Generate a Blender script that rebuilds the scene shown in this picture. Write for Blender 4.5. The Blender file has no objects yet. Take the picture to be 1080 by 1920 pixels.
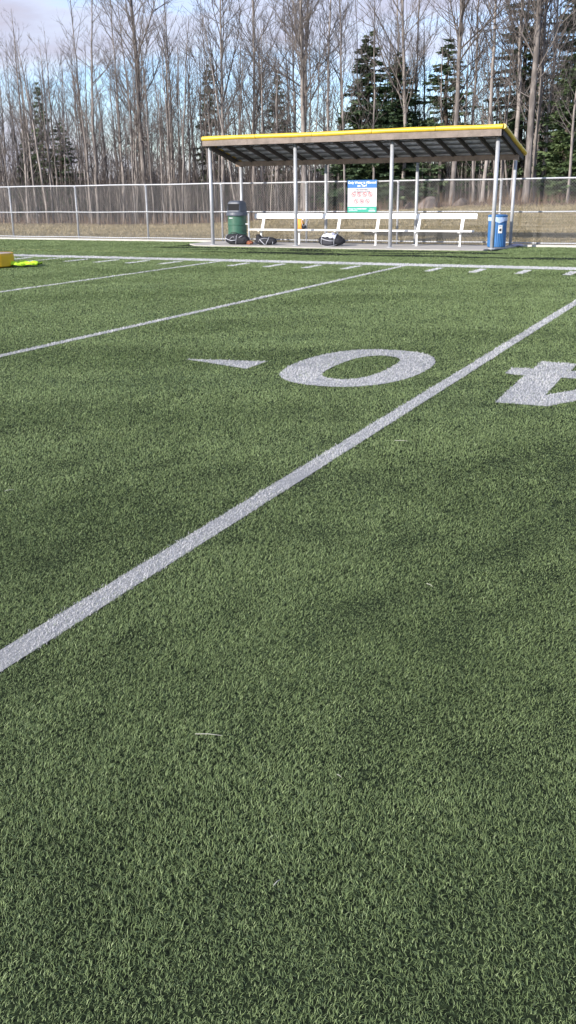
import bpy, math, random
import numpy as np
from mathutils import Vector, Matrix

random.seed(7)
RNG = np.random.default_rng(11)
sc = bpy.context.scene
R = math.radians

# ------------------------------------------------------------------ camera
F_PX, PITCH, ROLL, YAW, CAM_H = 1726.11, 0.335361, -0.011498, -0.456875, 1.5606
cam_d = bpy.data.cameras.new('camera')
cam = bpy.data.objects.new('camera', cam_d)
sc.collection.objects.link(cam)
sc.camera = cam
cam_d.sensor_fit = 'VERTICAL'
cam_d.sensor_height = 36.0
cam_d.lens = 36.0 * F_PX / 1920.0
cam_d.clip_start = 0.05
cam_d.clip_end = 2000
_f = Vector((math.sin(YAW) * math.cos(PITCH), math.cos(YAW) * math.cos(PITCH), -math.sin(PITCH)))
_r = Vector((math.cos(YAW), -math.sin(YAW), 0))
_u = _r.cross(_f)
_c, _s = math.cos(ROLL), math.sin(ROLL)
_r2 = _c * _r + _s * _u
_u2 = -_s * _r + _c * _u
M = Matrix((( _r2.x, _u2.x, -_f.x, 0), (_r2.y, _u2.y, -_f.y, 0), (_r2.z, _u2.z, -_f.z, CAM_H), (0, 0, 0, 1)))
cam.matrix_world = M


def px_x(px, py, Y):
    """world X of the photo pixel (1080x1920) on the vertical plane y = Y"""
    d = _r2 * ((px - 540) / F_PX) + _u2 * (-(py - 960) / F_PX) + _f
    return d.x * Y / d.y


def px_z(px, py, Y):
    d = _r2 * ((px - 540) / F_PX) + _u2 * (-(py - 960) / F_PX) + _f
    return CAM_H + d.z * Y / d.y


# ------------------------------------------------------------------ light
SUN_EL, SHADOW_DIR = R(22.5), Vector((0.42, 0.9075, 0))     # shadows fall to the right and away
w = bpy.data.worlds.new('World')
sc.world = w
w.use_nodes = True
nt = w.node_tree
nt.nodes.clear()


def N(t, kind, **kw):
    n = t.nodes.new(kind)
    for k, v in kw.items():
        if k.startswith('i_'):
            key = k[2:]
            n.inputs[int(key) if key.isdigit() else key].default_value = v
        else:
            setattr(n, k, v)
    return n


def ramp(t, stops, interp='LINEAR'):
    n = t.nodes.new('ShaderNodeValToRGB')
    cr = n.color_ramp
    cr.interpolation = interp
    while len(cr.elements) > 1:
        cr.elements.remove(cr.elements[0])
    for i, (p, c) in enumerate(stops):
        e = cr.elements[0] if i == 0 else cr.elements.new(p)
        e.position = p
        e.color = (c, c, c, 1) if isinstance(c, (int, float)) else (*c, 1)
    return n


sun_pos = Vector((-SHADOW_DIR.x * math.cos(SUN_EL), -SHADOW_DIR.y * math.cos(SUN_EL), math.sin(SUN_EL)))
sky = N(nt, 'ShaderNodeTexSky', sky_type='NISHITA', sun_disc=False)
sky.sun_elevation = SUN_EL
sky.sun_rotation = math.atan2(sun_pos.x, sun_pos.y)
sky.air_density = 1.1
sky.dust_density = 0.4
bg = N(nt, 'ShaderNodeBackground', i_Strength=0.13)
tc = N(nt, 'ShaderNodeTexCoord')
mp = N(nt, 'ShaderNodeMapping')
mp.inputs['Scale'].default_value = (2.2, 2.2, 9.0)
mp.inputs['Location'].default_value = (0.35, 0.1, 0.25)
nz = N(nt, 'ShaderNodeTexNoise', i_Scale=1.5, i_Detail=8.0, i_Roughness=0.55)
nt.links.new(tc.outputs['Generated'], mp.inputs['Vector'])
nt.links.new(mp.outputs['Vector'], nz.inputs['Vector'])
sep = N(nt, 'ShaderNodeSeparateXYZ')
nt.links.new(tc.outputs['Generated'], sep.inputs[0])
el = ramp(nt, [(0.0, 0.10), (0.03, 0.04), (0.05, 0.0), (0.10, 0.0), (0.135, 0.10), (0.2, 0.14), (0.35, 0.20), (1.0, 0.16)])  # cloud high overhead, out of view, is raised to add neutral fill light
nt.links.new(sep.outputs['Z'], el.inputs[0])
# more cloud towards the left of the view
lf = N(nt, 'ShaderNodeMapRange', i_1=-0.30, i_2=-0.70, i_3=-0.12, i_4=0.10)
nt.links.new(sep.outputs['X'], lf.inputs[0])
a1 = N(nt, 'ShaderNodeMath', operation='ADD')
a2 = N(nt, 'ShaderNodeMath', operation='ADD')
nt.links.new(nz.outputs['Fac'], a1.inputs[0])
nt.links.new(el.outputs[0], a1.inputs[1])
nt.links.new(a1.outputs[0], a2.inputs[0])
nt.links.new(lf.outputs[0], a2.inputs[1])
cl = ramp(nt, [(0.50, 0.0), (0.62, 0.75), (0.75, 1.0)])
nt.links.new(a2.outputs[0], cl.inputs[0])
ccol = ramp(nt, [(0.52, (0.84, 0.83, 0.90)), (0.68, (0.56, 0.55, 0.66)), (0.9, (0.42, 0.42, 0.54))])
nt.links.new(a2.outputs[0], ccol.inputs[0])
bgc = N(nt, 'ShaderNodeBackground', i_Strength=0.86)
nt.links.new(ccol.outputs[0], bgc.inputs['Color'])
mx = N(nt, 'ShaderNodeMixShader')
wo = N(nt, 'ShaderNodeOutputWorld')
tint = N(nt, 'ShaderNodeMix', data_type='RGBA', blend_type='MULTIPLY', i_0=1.0)
tint.inputs[7].default_value = (0.86, 1.02, 1.42, 1)
nt.links.new(sky.outputs[0], tint.inputs[6])
nt.links.new(tint.outputs[2], bg.inputs['Color'])
nt.links.new(cl.outputs[0], mx.inputs[0])
nt.links.new(bg.outputs[0], mx.inputs[1])
nt.links.new(bgc.outputs[0], mx.inputs[2])
nt.links.new(mx.outputs[0], wo.inputs[0])

sd = bpy.data.lights.new('sun', 'SUN')
sd.energy = 4.8
sd.angle = R(0.6)
sd.color = (1.0, 0.93, 0.83)
sun = bpy.data.objects.new('sun', sd)
sun.rotation_euler = (-sun_pos).to_track_quat('-Z', 'Y').to_euler()
sc.collection.objects.link(sun)

sc.view_settings.view_transform = 'Standard'
sc.view_settings.look = 'None'
sc.view_settings.gamma = 1
sc.view_settings.exposure = 0.55


# ------------------------------------------------------------------ helpers
class MB:
    """collects faces and links them as one mesh object"""
    def __init__(s):
        s.v, s.f, s.m = [], [], []

    def add(s, vs, fs, mi=0):
        o = len(s.v)
        s.v += [tuple(p) for p in vs]
        s.f += [tuple(i + o for i in f) for f in fs]
        s.m += [mi] * len(fs)

    def box(s, c, d, rot=None, mi=0, taper=1.0):
        hx, hy, hz = d[0] / 2, d[1] / 2, d[2] / 2
        vs = []
        for z, t in ((-hz, 1), (hz, taper)):
            for x, y in ((-hx, -hy), (hx, -hy), (hx, hy), (-hx, hy)):
                vs.append(Vector((x * t, y * t, z)))
        if rot:
            vs = [rot @ v for v in vs]
        vs = [v + Vector(c) for v in vs]
        s.add(vs, [(3, 2, 1, 0), (4, 5, 6, 7), (0, 1, 5, 4), (1, 2, 6, 5), (2, 3, 7, 6), (3, 0, 4, 7)], mi)

    def tube(s, pts, rad, n=8, caps=True, mi=0):
        pts = [Vector(p) for p in pts]
        rad = list(rad) if hasattr(rad, '__len__') else [rad] * len(pts)
        vs, fs = [], []
        ref = None
        for i, p in enumerate(pts):
            a = pts[max(i - 1, 0)]
            b = pts[min(i + 1, len(pts) - 1)]
            d = (b - a).normalized()
            if ref is None:
                ref = Vector((0, 0, 1)) if abs(d.z) < 0.9 else Vector((1, 0, 0))
            x = d.cross(ref).normalized()
            y = x.cross(d)
            ref = y
            for k in range(n):
                t = 2 * math.pi * k / n
                vs.append(p + (x * math.cos(t) + y * math.sin(t)) * rad[i])
        for i in range(len(pts) - 1):
            for k in range(n):
                k2 = (k + 1) % n
                fs.append((i * n + k, i * n + k2, (i + 1) * n + k2, (i + 1) * n + k))
        if caps:
            fs.append(tuple(range(n - 1, -1, -1)))
            fs.append(tuple((len(pts) - 1) * n + k for k in range(n)))
        s.add(vs, fs, mi)

    def lathe(s, prof, n=32, c=(0, 0, 0), mi=0, fn=None):
        vs, fs = [], []
        for (r, z) in prof:
            for k in range(n):
                t = 2 * math.pi * k / n
                rr = r * (fn(t, z) if fn else 1)
                vs.append((c[0] + rr * math.cos(t), c[1] + rr * math.sin(t), c[2] + z))
        for i in range(len(prof) - 1):
            for k in range(n):
                k2 = (k + 1) % n
                fs.append((i * n + k, i * n + k2, (i + 1) * n + k2, (i + 1) * n + k))
        s.add(vs, fs, mi)

    def build(s, name, mat, parent=None, smooth=False, bevel=0):
        me = bpy.data.meshes.new(name)
        me.from_pydata(s.v, [], s.f)
        mats = mat if isinstance(mat, (list, tuple)) else [mat]
        for m in mats:
            me.materials.append(m)
        if len(mats) > 1:
            me.polygons.foreach_set('material_index', s.m)
        if smooth:
            me.polygons.foreach_set('use_smooth', [True] * len(me.polygons))
        me.update()
        o = bpy.data.objects.new(name, me)
        sc.collection.objects.link(o)
        if parent:
            o.parent = parent
        if bevel:
            b = o.modifiers.new('bevel', 'BEVEL')
            b.width = bevel
            b.segments = 2
            b.limit_method = 'ANGLE'
        return o


def np_mesh(name, verts, quads, tris, mat, attr=None, parent=None):
    """fast mesh from numpy arrays"""
    me = bpy.data.meshes.new(name)
    nv, nq, ntr = len(verts), len(quads), len(tris)
    me.vertices.add(nv)
    me.vertices.foreach_set('co', np.asarray(verts, np.float32).ravel())
    loops = np.concatenate([np.asarray(quads, np.int32).ravel(), np.asarray(tris, np.int32).ravel()])
    me.loops.add(len(loops))
    me.loops.foreach_set('vertex_index', loops)
    me.polygons.add(nq + ntr)
    starts = np.concatenate([np.arange(nq) * 4, nq * 4 + np.arange(ntr) * 3]).astype(np.int32)
    me.polygons.foreach_set('loop_start', starts)
    me.update(calc_edges=True)
    if attr is not None:
        a = me.attributes.new('rnd', 'FLOAT', 'POINT')
        a.data.foreach_set('value', np.asarray(attr, np.float32))
    me.materials.append(mat)
    o = bpy.data.objects.new(name, me)
    sc.collection.objects.link(o)
    if parent:
        o.parent = parent
    return o


def tag(o, label=None, cat=None, group=None, kind=None):
    if label: o['label'] = label
    if cat: o['category'] = cat
    if group: o['group'] = group
    if kind: o['kind'] = kind
    return o


def empty(name, loc, label, cat, group=None):
    o = bpy.data.objects.new(name, None)
    o.empty_display_size = 0.2
    sc.collection.objects.link(o)
    o.location = loc
    return tag(o, label, cat, group)


def child_at(o, root):
    """keep world placement of a mesh written in world coordinates"""
    o.parent = root
    o.location = Vector((0, 0, 0)) - root.location
    return o


# ------------------------------------------------------------------ materials
def mat(name, col, rough=0.6, metal=0.0, noise=None, bump=None, spec=0.5):
    """noise = (scale, second colour, low, high); bump = (scale, strength)"""
    m = bpy.data.materials.new(name)
    m.use_nodes = True
    t = m.node_tree
    b = t.nodes['Principled BSDF']
    b.inputs['Roughness'].default_value = rough
    b.inputs['Metallic'].default_value = metal
    b.inputs['Specular IOR Level'].default_value = spec
    b.inputs['Base Color'].default_value = (*col, 1)
    tcn = N(t, 'ShaderNodeTexCoord')
    if noise:
        n = N(t, 'ShaderNodeTexNoise', i_Scale=noise[0], i_Detail=6.0, i_Roughness=0.6)
        t.links.new(tcn.outputs['Object'], n.inputs['Vector'])
        r = ramp(t, [(noise[2], col), (noise[3], noise[1])])
        t.links.new(n.outputs['Fac'], r.inputs[0])
        t.links.new(r.outputs[0], b.inputs['Base Color'])
    if bump:
        n2 = N(t, 'ShaderNodeTexNoise', i_Scale=bump[0], i_Detail=5.0)
        t.links.new(tcn.outputs['Object'], n2.inputs['Vector'])
        bp = N(t, 'ShaderNodeBump', i_Strength=bump[1], i_Distance=0.02)
        t.links.new(n2.outputs['Fac'], bp.inputs['Height'])
        t.links.new(bp.outputs[0], b.inputs['Normal'])
    return m


galv = mat('galvanised steel', (0.46, 0.475, 0.505), 0.5, 0.2, (14, (0.37, 0.385, 0.415), 0.4, 0.7))
purlin_m = mat('grey weathered purlin', (0.26, 0.26, 0.28), 0.85)
galv_dark = mat('galvanised wire', (0.25, 0.25, 0.255), 0.55, 0.3)
white_al = mat('white painted aluminium', (0.86, 0.85, 0.83), 0.4, 0.0, (6, (0.74, 0.73, 0.71), 0.5, 0.75))
yellow_pl = mat('yellow plastic tube', (0.72, 0.50, 0.03), 0.45, 0, (3, (0.58, 0.38, 0.03), 0.45, 0.7))
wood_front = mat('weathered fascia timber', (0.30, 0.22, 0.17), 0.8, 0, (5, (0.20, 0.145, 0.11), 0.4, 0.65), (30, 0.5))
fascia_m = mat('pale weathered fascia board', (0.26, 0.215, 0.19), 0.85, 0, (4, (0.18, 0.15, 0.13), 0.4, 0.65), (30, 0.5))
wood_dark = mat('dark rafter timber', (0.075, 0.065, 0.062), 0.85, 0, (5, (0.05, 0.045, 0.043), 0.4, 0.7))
roof_metal = mat('dull roof sheet metal', (0.62, 0.66, 0.74), 0.6, 0.0, (4, (0.46, 0.50, 0.57), 0.4, 0.7))
concrete = mat('concrete', (0.46, 0.44, 0.41), 0.9, 0, (3, (0.37, 0.355, 0.335), 0.4, 0.75), (40, 0.3))
kerb_m = mat('pale concrete', (0.52, 0.505, 0.47), 0.9, 0, (4, (0.42, 0.40, 0.37), 0.4, 0.75), (40, 0.3))
green_p = mat('green painted steel', (0.040, 0.115, 0.078), 0.42, 0.0, (5, (0.055, 0.145, 0.10), 0.45, 0.7))
grey_pl = mat('grey plastic', (0.085, 0.10, 0.13), 0.5, 0, (5, (0.065, 0.075, 0.10), 0.4, 0.7))
hood_shade_m = mat('painted hood shade', (0.012, 0.012, 0.014), 0.9)
blue_p = mat('blue painted steel', (0.026, 0.12, 0.31), 0.42, 0, (7, (0.036, 0.155, 0.39), 0.4, 0.7))
liner_m = mat('pale blue plastic liner', (0.42, 0.52, 0.72), 0.35, 0, (20, (0.30, 0.42, 0.66), 0.4, 0.65))
paper = mat('white paper label', (0.78, 0.80, 0.82), 0.7)
ink = mat('black ink', (0.03, 0.03, 0.035), 0.7)
bag_black = mat('black nylon fabric', (0.011, 0.012, 0.017), 0.8, 0, (12, (0.022, 0.023, 0.030), 0.4, 0.7), (60, 0.4))
bag_grey = mat('dark grey side panel fabric', (0.03, 0.031, 0.042), 0.75, 0, None, (60, 0.4))
piping_m = mat('white webbing', (0.42, 0.43, 0.48), 0.7)
jersey = mat('white and violet jersey cloth', (0.66, 0.68, 0.80), 0.8, 0, (9, (0.20, 0.20, 0.42), 0.56, 0.62), (30, 0.6))
orange_c = mat('orange cloth', (0.80, 0.36, 0.06), 0.7, 0, (9, (0.66, 0.26, 0.04), 0.4, 0.7), (20, 0.6))
brown_l = mat('brown orange leather', (0.32, 0.10, 0.04), 0.6, 0, (12, (0.06, 0.03, 0.025), 0.45, 0.6))
yellow_f = mat('yellow foam', (0.74, 0.44, 0.01), 0.55, 0, (4, (0.62, 0.36, 0.015), 0.4, 0.7))
lime = mat('lime mesh cloth', (0.56, 0.84, 0.03), 0.7, 0, (20, (0.42, 0.68, 0.03), 0.4, 0.7), (25, 0.7))
sign_w = mat('white sign panel', (0.52, 0.51, 0.53), 0.5)
sign_b = mat('blue sign band', (0.004, 0.13, 0.42), 0.5)
sign_g = mat('teal sign band', (0.008, 0.30, 0.22), 0.5)
sign_r = mat('red sign ring', (0.62, 0.06, 0.08), 0.5)
sign_t = mat('sign lettering', (0.82, 0.88, 0.95), 0.5)
sign_k = mat('dark sign lettering', (0.07, 0.08, 0.16), 0.5)
straw_m = mat('dry straw', (0.32, 0.32, 0.27), 0.7)
rock_m = mat('pinkish grey granite', (0.24, 0.195, 0.175), 0.9, 0, (2.5, (0.13, 0.11, 0.10), 0.4, 0.65), (5, 0.8))


def attr_mat(name, stops, rough=0.55, noise=None, trans=0.0):
    """colour from the per-blade value, mottled by world position"""
    m = bpy.data.materials.new(name)
    m.use_nodes = True
    t = m.node_tree
    b = t.nodes['Principled BSDF']
    b.inputs['Roughness'].default_value = rough
    at = N(t, 'ShaderNodeAttribute', attribute_name='rnd')
    r = ramp(t, stops)
    if noise:
        g = N(t, 'ShaderNodeNewGeometry')
        n = N(t, 'ShaderNodeTexNoise', i_Scale=noise[0], i_Detail=5.0, i_Roughness=0.6)
        t.links.new(g.outputs['Position'], n.inputs['Vector'])
        mr = N(t, 'ShaderNodeMapRange', i_1=0.3, i_2=0.7, i_3=-noise[1], i_4=noise[1])
        t.links.new(n.outputs['Fac'], mr.inputs[0])
        ad = N(t, 'ShaderNodeMath', operation='ADD', use_clamp=True)
        t.links.new(at.outputs['Fac'], ad.inputs[0])
        t.links.new(mr.outputs[0], ad.inputs[1])
        t.links.new(ad.outputs[0], r.inputs[0])
    else:
        t.links.new(at.outputs['Fac'], r.inputs[0])
    t.links.new(r.outputs[0], b.inputs['Base Color'])
    if trans:
        tr = N(t, 'ShaderNodeBsdfTranslucent')
        ms = N(t, 'ShaderNodeMixShader', i_0=trans)
        t.links.new(r.outputs[0], tr.inputs['Color'])
        t.links.new(b.outputs[0], ms.inputs[1])
        t.links.new(tr.outputs[0], ms.inputs[2])
        t.links.new(ms.outputs[0], t.nodes['Material Output'].inputs['Surface'])
    return m


turf_blade = attr_mat('green turf fibre', [(0, (0.102, 0.144, 0.056)), (0.5, (0.246, 0.330, 0.128)),
                                           (0.85, (0.37, 0.48, 0.21)), (1, (0.46, 0.55, 0.30))], 0.5, (1.6, 0.11), 0.35)
white_blade = attr_mat('white turf fibre', [(0, (0.24, 0.25, 0.24)), (0.08, (0.56, 0.56, 0.565)), (0.5, (0.68, 0.68, 0.685)), (1, (0.76, 0.76, 0.77))], 0.5, None, 0.25)
yellow_blade = attr_mat('dull yellow turf fibre', [(0, (0.20, 0.22, 0.07)), (1, (0.38, 0.38, 0.14))], 0.6)
dry_blade = attr_mat('dry grass blade', [(0, (0.18, 0.15, 0.075)), (0.5, (0.33, 0.27, 0.16)), (1, (0.46, 0.39, 0.26))], 0.8, (0.5, 0.3))
weed_m = attr_mat('dead weed stem', [(0, (0.13, 0.09, 0.065)), (0.6, (0.27, 0.18, 0.12)), (1, (0.40, 0.31, 0.21))], 0.8)
brush_m = attr_mat('bare brush stem', [(0, (0.035, 0.028, 0.027)), (0.45, (0.095, 0.078, 0.072)), (0.75, (0.26, 0.225, 0.20)), (1, (0.48, 0.42, 0.37))], 0.85, (0.25, 0.18))
farwood_m = attr_mat('far bare wood', [(0, (0.035, 0.034, 0.042)), (0.6, (0.075, 0.070, 0.078)), (1, (0.13, 0.12, 0.125))], 0.9, (0.12, 0.25))
needle_m = attr_mat('conifer needles', [(0, (0.045, 0.080, 0.045)), (0.5, (0.085, 0.140, 0.070)), (1, (0.16, 0.21, 0.10))], 0.7, (0.8, 0.2), 0.2)
needle_l = attr_mat('lighter conifer needles', [(0, (0.055, 0.095, 0.042)), (0.5, (0.11, 0.165, 0.070)), (1, (0.18, 0.24, 0.10))], 0.7, (0.8, 0.2), 0.2)


def bark(name, c1, c2):
    m = bpy.data.materials.new(name)
    m.use_nodes = True
    t = m.node_tree
    b = t.nodes['Principled BSDF']
    b.inputs['Roughness'].default_value = 0.9
    g = N(t, 'ShaderNodeTexCoord')
    mpn = N(t, 'ShaderNodeMapping')
    mpn.inputs['Scale'].default_value = (8, 8, 1.6)
    n = N(t, 'ShaderNodeTexNoise', i_Scale=1.3, i_Detail=6.0)
    t.links.new(g.outputs['Object'], mpn.inputs[0])
    t.links.new(mpn.outputs[0], n.inputs['Vector'])
    oi = N(t, 'ShaderNodeObjectInfo')
    ml = N(t, 'ShaderNodeMapRange', i_1=0.0, i_2=1.0, i_3=-0.16, i_4=0.16)
    t.links.new(oi.outputs['Random'], ml.inputs[0])
    ad = N(t, 'ShaderNodeMath', operation='ADD')
    t.links.new(n.outputs['Fac'], ad.inputs[0])
    t.links.new(ml.outputs[0], ad.inputs[1])
    r = ramp(t, [(0.3, c1), (0.7, c2)])
    t.links.new(ad.outputs[0], r.inputs[0])
    t.links.new(r.outputs[0], b.inputs['Base Color'])
    bp = N(t, 'ShaderNodeBump', i_Strength=0.6, i_Distance=0.03)
    t.links.new(n.outputs['Fac'], bp.inputs['Height'])
    t.links.new(bp.outputs[0], b.inputs['Normal'])
    return m


bark_pale = bark('pale grey bark', (0.115, 0.101, 0.095), (0.33, 0.295, 0.275))
bark_twig = bark('twig bark', (0.090, 0.079, 0.076), (0.21, 0.186, 0.176))
bark_dark = bark('conifer bark', (0.06, 0.048, 0.04), (0.14, 0.11, 0.09))


# ground materials
def turf_ground_mat():
    m = bpy.data.materials.new('turf infill and fibre bed')
    m.use_nodes = True
    t = m.node_tree
    b = t.nodes['Principled BSDF']
    b.inputs['Roughness'].default_value = 1.0
    b.inputs['Specular IOR Level'].default_value = 0.05
    g = N(t, 'ShaderNodeNewGeometry')
    n1 = N(t, 'ShaderNodeTexNoise', i_Scale=90.0, i_Detail=4.0)
    n2 = N(t, 'ShaderNodeTexNoise', i_Scale=0.9, i_Detail=5.0)
    t.links.new(g.outputs['Position'], n1.inputs['Vector'])
    t.links.new(g.outputs['Position'], n2.inputs['Vector'])
    r1 = ramp(t, [(0.35, (0.007, 0.010, 0.007)), (0.65, (0.036, 0.052, 0.023))])
    t.links.new(n1.outputs['Fac'], r1.inputs[0])
    r2 = ramp(t, [(0.35, (0.75, 0.75, 0.75)), (0.65, (1.15, 1.15, 1.15))])
    t.links.new(n2.outputs['Fac'], r2.inputs[0])
    mxn = N(t, 'ShaderNodeMix', data_type='RGBA', blend_type='MULTIPLY', i_0=1.0)
    t.links.new(r1.outputs[0], mxn.inputs[6])
    t.links.new(r2.outputs[0], mxn.inputs[7])
    t.links.new(mxn.outputs[2], b.inputs['Base Color'])
    return m


def terrain_mat():
    m = bpy.data.materials.new('dry lawn and leaf litter')
    m.use_nodes = True
    t = m.node_tree
    b = t.nodes['Principled BSDF']
    b.inputs['Roughness'].default_value = 0.95
    b.inputs['Specular IOR Level'].default_value = 0.1
    g = N(t, 'ShaderNodeNewGeometry')
    mpn = N(t, 'ShaderNodeMapping')
    mpn.inputs['Scale'].default_value = (0.5, 1.6, 1)
    t.links.new(g.outputs['Position'], mpn.inputs[0])
    n1 = N(t, 'ShaderNodeTexNoise', i_Scale=1.4, i_Detail=9.0, i_Roughness=0.7)
    t.links.new(mpn.outputs[0], n1.inputs['Vector'])
    grass = ramp(t, [(0.30, (0.15, 0.13, 0.065)), (0.48, (0.28, 0.235, 0.135)), (0.60, (0.38, 0.32, 0.21)), (0.75, (0.46, 0.39, 0.28))])
    t.links.new(n1.outputs['Fac'], grass.inputs[0])
    n3 = N(t, 'ShaderNodeTexNoise', i_Scale=9.0, i_Detail=6.0, i_Roughness=0.7)
    t.links.new(g.outputs['Position'], n3.inputs['Vector'])
    litter = ramp(t, [(0.36, (0.05, 0.038, 0.032)), (0.5, (0.16, 0.12, 0.10)), (0.64, (0.38, 0.30, 0.25))])
    t.links.new(n3.outputs['Fac'], litter.inputs[0])
    sp = N(t, 'ShaderNodeSeparateXYZ')
    t.links.new(g.outputs['Position'], sp.inputs[0])
    n4 = N(t, 'ShaderNodeTexNoise', i_Scale=0.35, i_Detail=5.0)
    t.links.new(g.outputs['Position'], n4.inputs['Vector'])
    sc4 = N(t, 'ShaderNodeMath', operation='MULTIPLY', i_1=4.0)
    t.links.new(n4.outputs['Fac'], sc4.inputs[0])
    a = N(t, 'ShaderNodeMath', operation='ADD')
    t.links.new(sp.outputs['Y'], a.inputs[0])
    t.links.new(sc4.outputs[0], a.inputs[1])
    mr = N(t, 'ShaderNodeMapRange', i_1=42.3, i_2=44.2)
    t.links.new(a.outputs[0], mr.inputs[0])
    mxn = N(t, 'ShaderNodeMix', data_type='RGBA')
    t.links.new(mr.outputs[0], mxn.inputs[0])
    t.links.new(grass.outputs[0], mxn.inputs[6])
    t.links.new(litter.outputs[0], mxn.inputs[7])
    t.links.new(mxn.outputs[2], b.inputs['Base Color'])
    bp = N(t, 'ShaderNodeBump', i_Strength=0.9, i_Distance=0.08)
    t.links.new(n3.outputs['Fac'], bp.inputs['Height'])
    t.links.new(bp.outputs[0], b.inputs['Normal'])
    return m


# ------------------------------------------------------------------ terrain
def sstep(a, b, x):
    t = np.clip((x - a) / (b - a), 0, 1)
    return t * t * (3 - 2 * t)


def terrain_z(x, y):
    x = np.asarray(x, float); y = np.asarray(y, float)
    side = sstep(-28, -9, x)
    z = side * 0.92 * sstep(28.5, 43.0, y)
    z = z + side * 0.30 * sstep(42, 47.5, y)
    z = z + 0.05 * np.sin(x * 0.9 + y * 0.4) * np.sin(y * 0.7 - x * 0.23) * sstep(38, 46, y)
    return z - 0.02


xs = np.concatenate([np.linspace(-400, -72, 12), np.linspace(-70, 30, 130), np.linspace(35, 400, 12)])
ys = np.concatenate([np.linspace(-300, 20, 10), np.linspace(27, 75, 80), np.linspace(80, 900, 14)])
X, Y = np.meshgrid(xs, ys)
V = np.stack([X, Y, terrain_z(X, Y)], -1).reshape(-1, 3)
nx, ny = len(xs), len(ys)
I = (np.arange(ny - 1)[:, None] * nx + np.arange(nx - 1)[None]).ravel()
Q = np.stack([I, I + 1, I + 1 + nx, I + nx], -1)
terr = np_mesh('ground', V, Q, np.zeros((0, 3), int), terrain_mat())
terr.data.polygons.foreach_set('use_smooth', [True] * len(terr.data.polygons))
tag(terr, 'dry tan grass and leaf litter rising to the woodland beyond the fence', 'ground', kind='structure')

# ------------------------------------------------------------------ turf sheet
TURF_EDGE = 27.2
mb = MB()
mb.add([(-120, -60, 0), (80, -60, 0), (80, TURF_EDGE, 0), (-120, TURF_EDGE, 0)], [(0, 1, 2, 3)])
tf = mb.build('turf', turf_ground_mat())
tag(tf, 'green artificial turf of the football field', 'turf', kind='structure')

# ------------------------------------------------------------------ markings (regions, then fibres)
S0, S1 = 19.58, 20.22                 # sideline
X0, YD5, YD = -2.2, 4.572, 0.9144


def rect(x0, x1, y0, y1):
    return [(x0, y0), (x1, y0), (x1, y1), (x0, y1)]


marks = []     # name, label, outer polygon, hole
for k in range(-4, 7):
    xc = X0 - k * YD5
    nice = {0: 'wide white yard line running from the near left past the 0 and 4',
            1: 'second white yard line, crossing the turf left of the 0',
            2: 'third white yard line, left of the shelter end',
            3: 'farthest left white yard line behind the lime vest'}.get(k, 'white yard line outside the photographed field')
    if k in (0, 1, 2, 3):
        marks.append(('yard_line', nice, rect(xc - 0.057, xc + 0.057, -6, S0), None))
marks.append(('touch_line', 'faint dull yellow line between the sideline and the fence', rect(-60, -12.5, 22.06, 22.13), None))
marks.append(('sideline', 'broad white sideline stripe in front of the shelter', rect(-60, 40, S0, S1), None))
for j in range(-6, 24):
    if (j % 5) == 0:
        continue
    xc = X0 - j * YD
    if xc < -24 or xc > 3:
        continue
    marks.append(('hash_mark', 'short white hash mark just inside the sideline', rect(xc - 0.08, xc + 0.08, 18.38, 19.3), None))


def superell(cx, cy, a, b, p, n=56):
    out = []
    for i in range(n):
        t = 2 * math.pi * i / n
        c, s = math.cos(t), math.sin(t)
        out.append((cx + a * math.copysign(abs(c) ** (2 / p), c), cy + b * math.copysign(abs(s) ** (2 / p), s)))
    return out


marks.append(('field_numeral', 'white painted number 0 on the turf', superell(-3.17, 8.02, 0.63, 0.99, 2.35), superell(-3.14, 8.0, 0.255, 0.64, 2.6)))
marks.append(('field_numeral', 'white painted number 4 cut by the right edge of the view',
              [(-1.64, 6.98), (-1.25, 6.99), (-0.55, 8.15), (-0.55, 8.5), (-1.34, 8.52), (-1.34, 8.9), (-1.67, 8.9),
               (-1.67, 8.5), (-1.85, 8.47), (-1.85, 8.18), (-1.665, 8.14)],
              [(-1.335, 7.395), (-0.86, 8.17), (-1.355, 8.17)]))
marks.append(('direction_arrow', 'small white painted triangle pointing left of the 0', [(-4.91, 7.72), (-4.095, 7.49), (-4.095, 7.915)], None))


def inside(poly, x, y):
    r = np.zeros(len(x), bool)
    n = len(poly)
    for i in range(n):
        x1, y1 = poly[i]
        x2, y2 = poly[(i + 1) % n]
        if y1 == y2:
            continue
        c = ((y1 > y) != (y2 > y)) & (x < (x2 - x1) * (y - y1) / (y2 - y1) + x1)
        r ^= c
    return r


def wave(x, y, s, seed):
    g = np.random.default_rng(seed)
    o = np.zeros_like(x)
    for i in range(9):
        a = g.uniform(0, 2 * math.pi)
        f = s * g.uniform(0.4, 2.6)
        o += np.sin((x * math.cos(a) + y * math.sin(a)) * f + g.uniform(0, 6.28)) / 9 ** 0.5
    return o * 0.7


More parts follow.
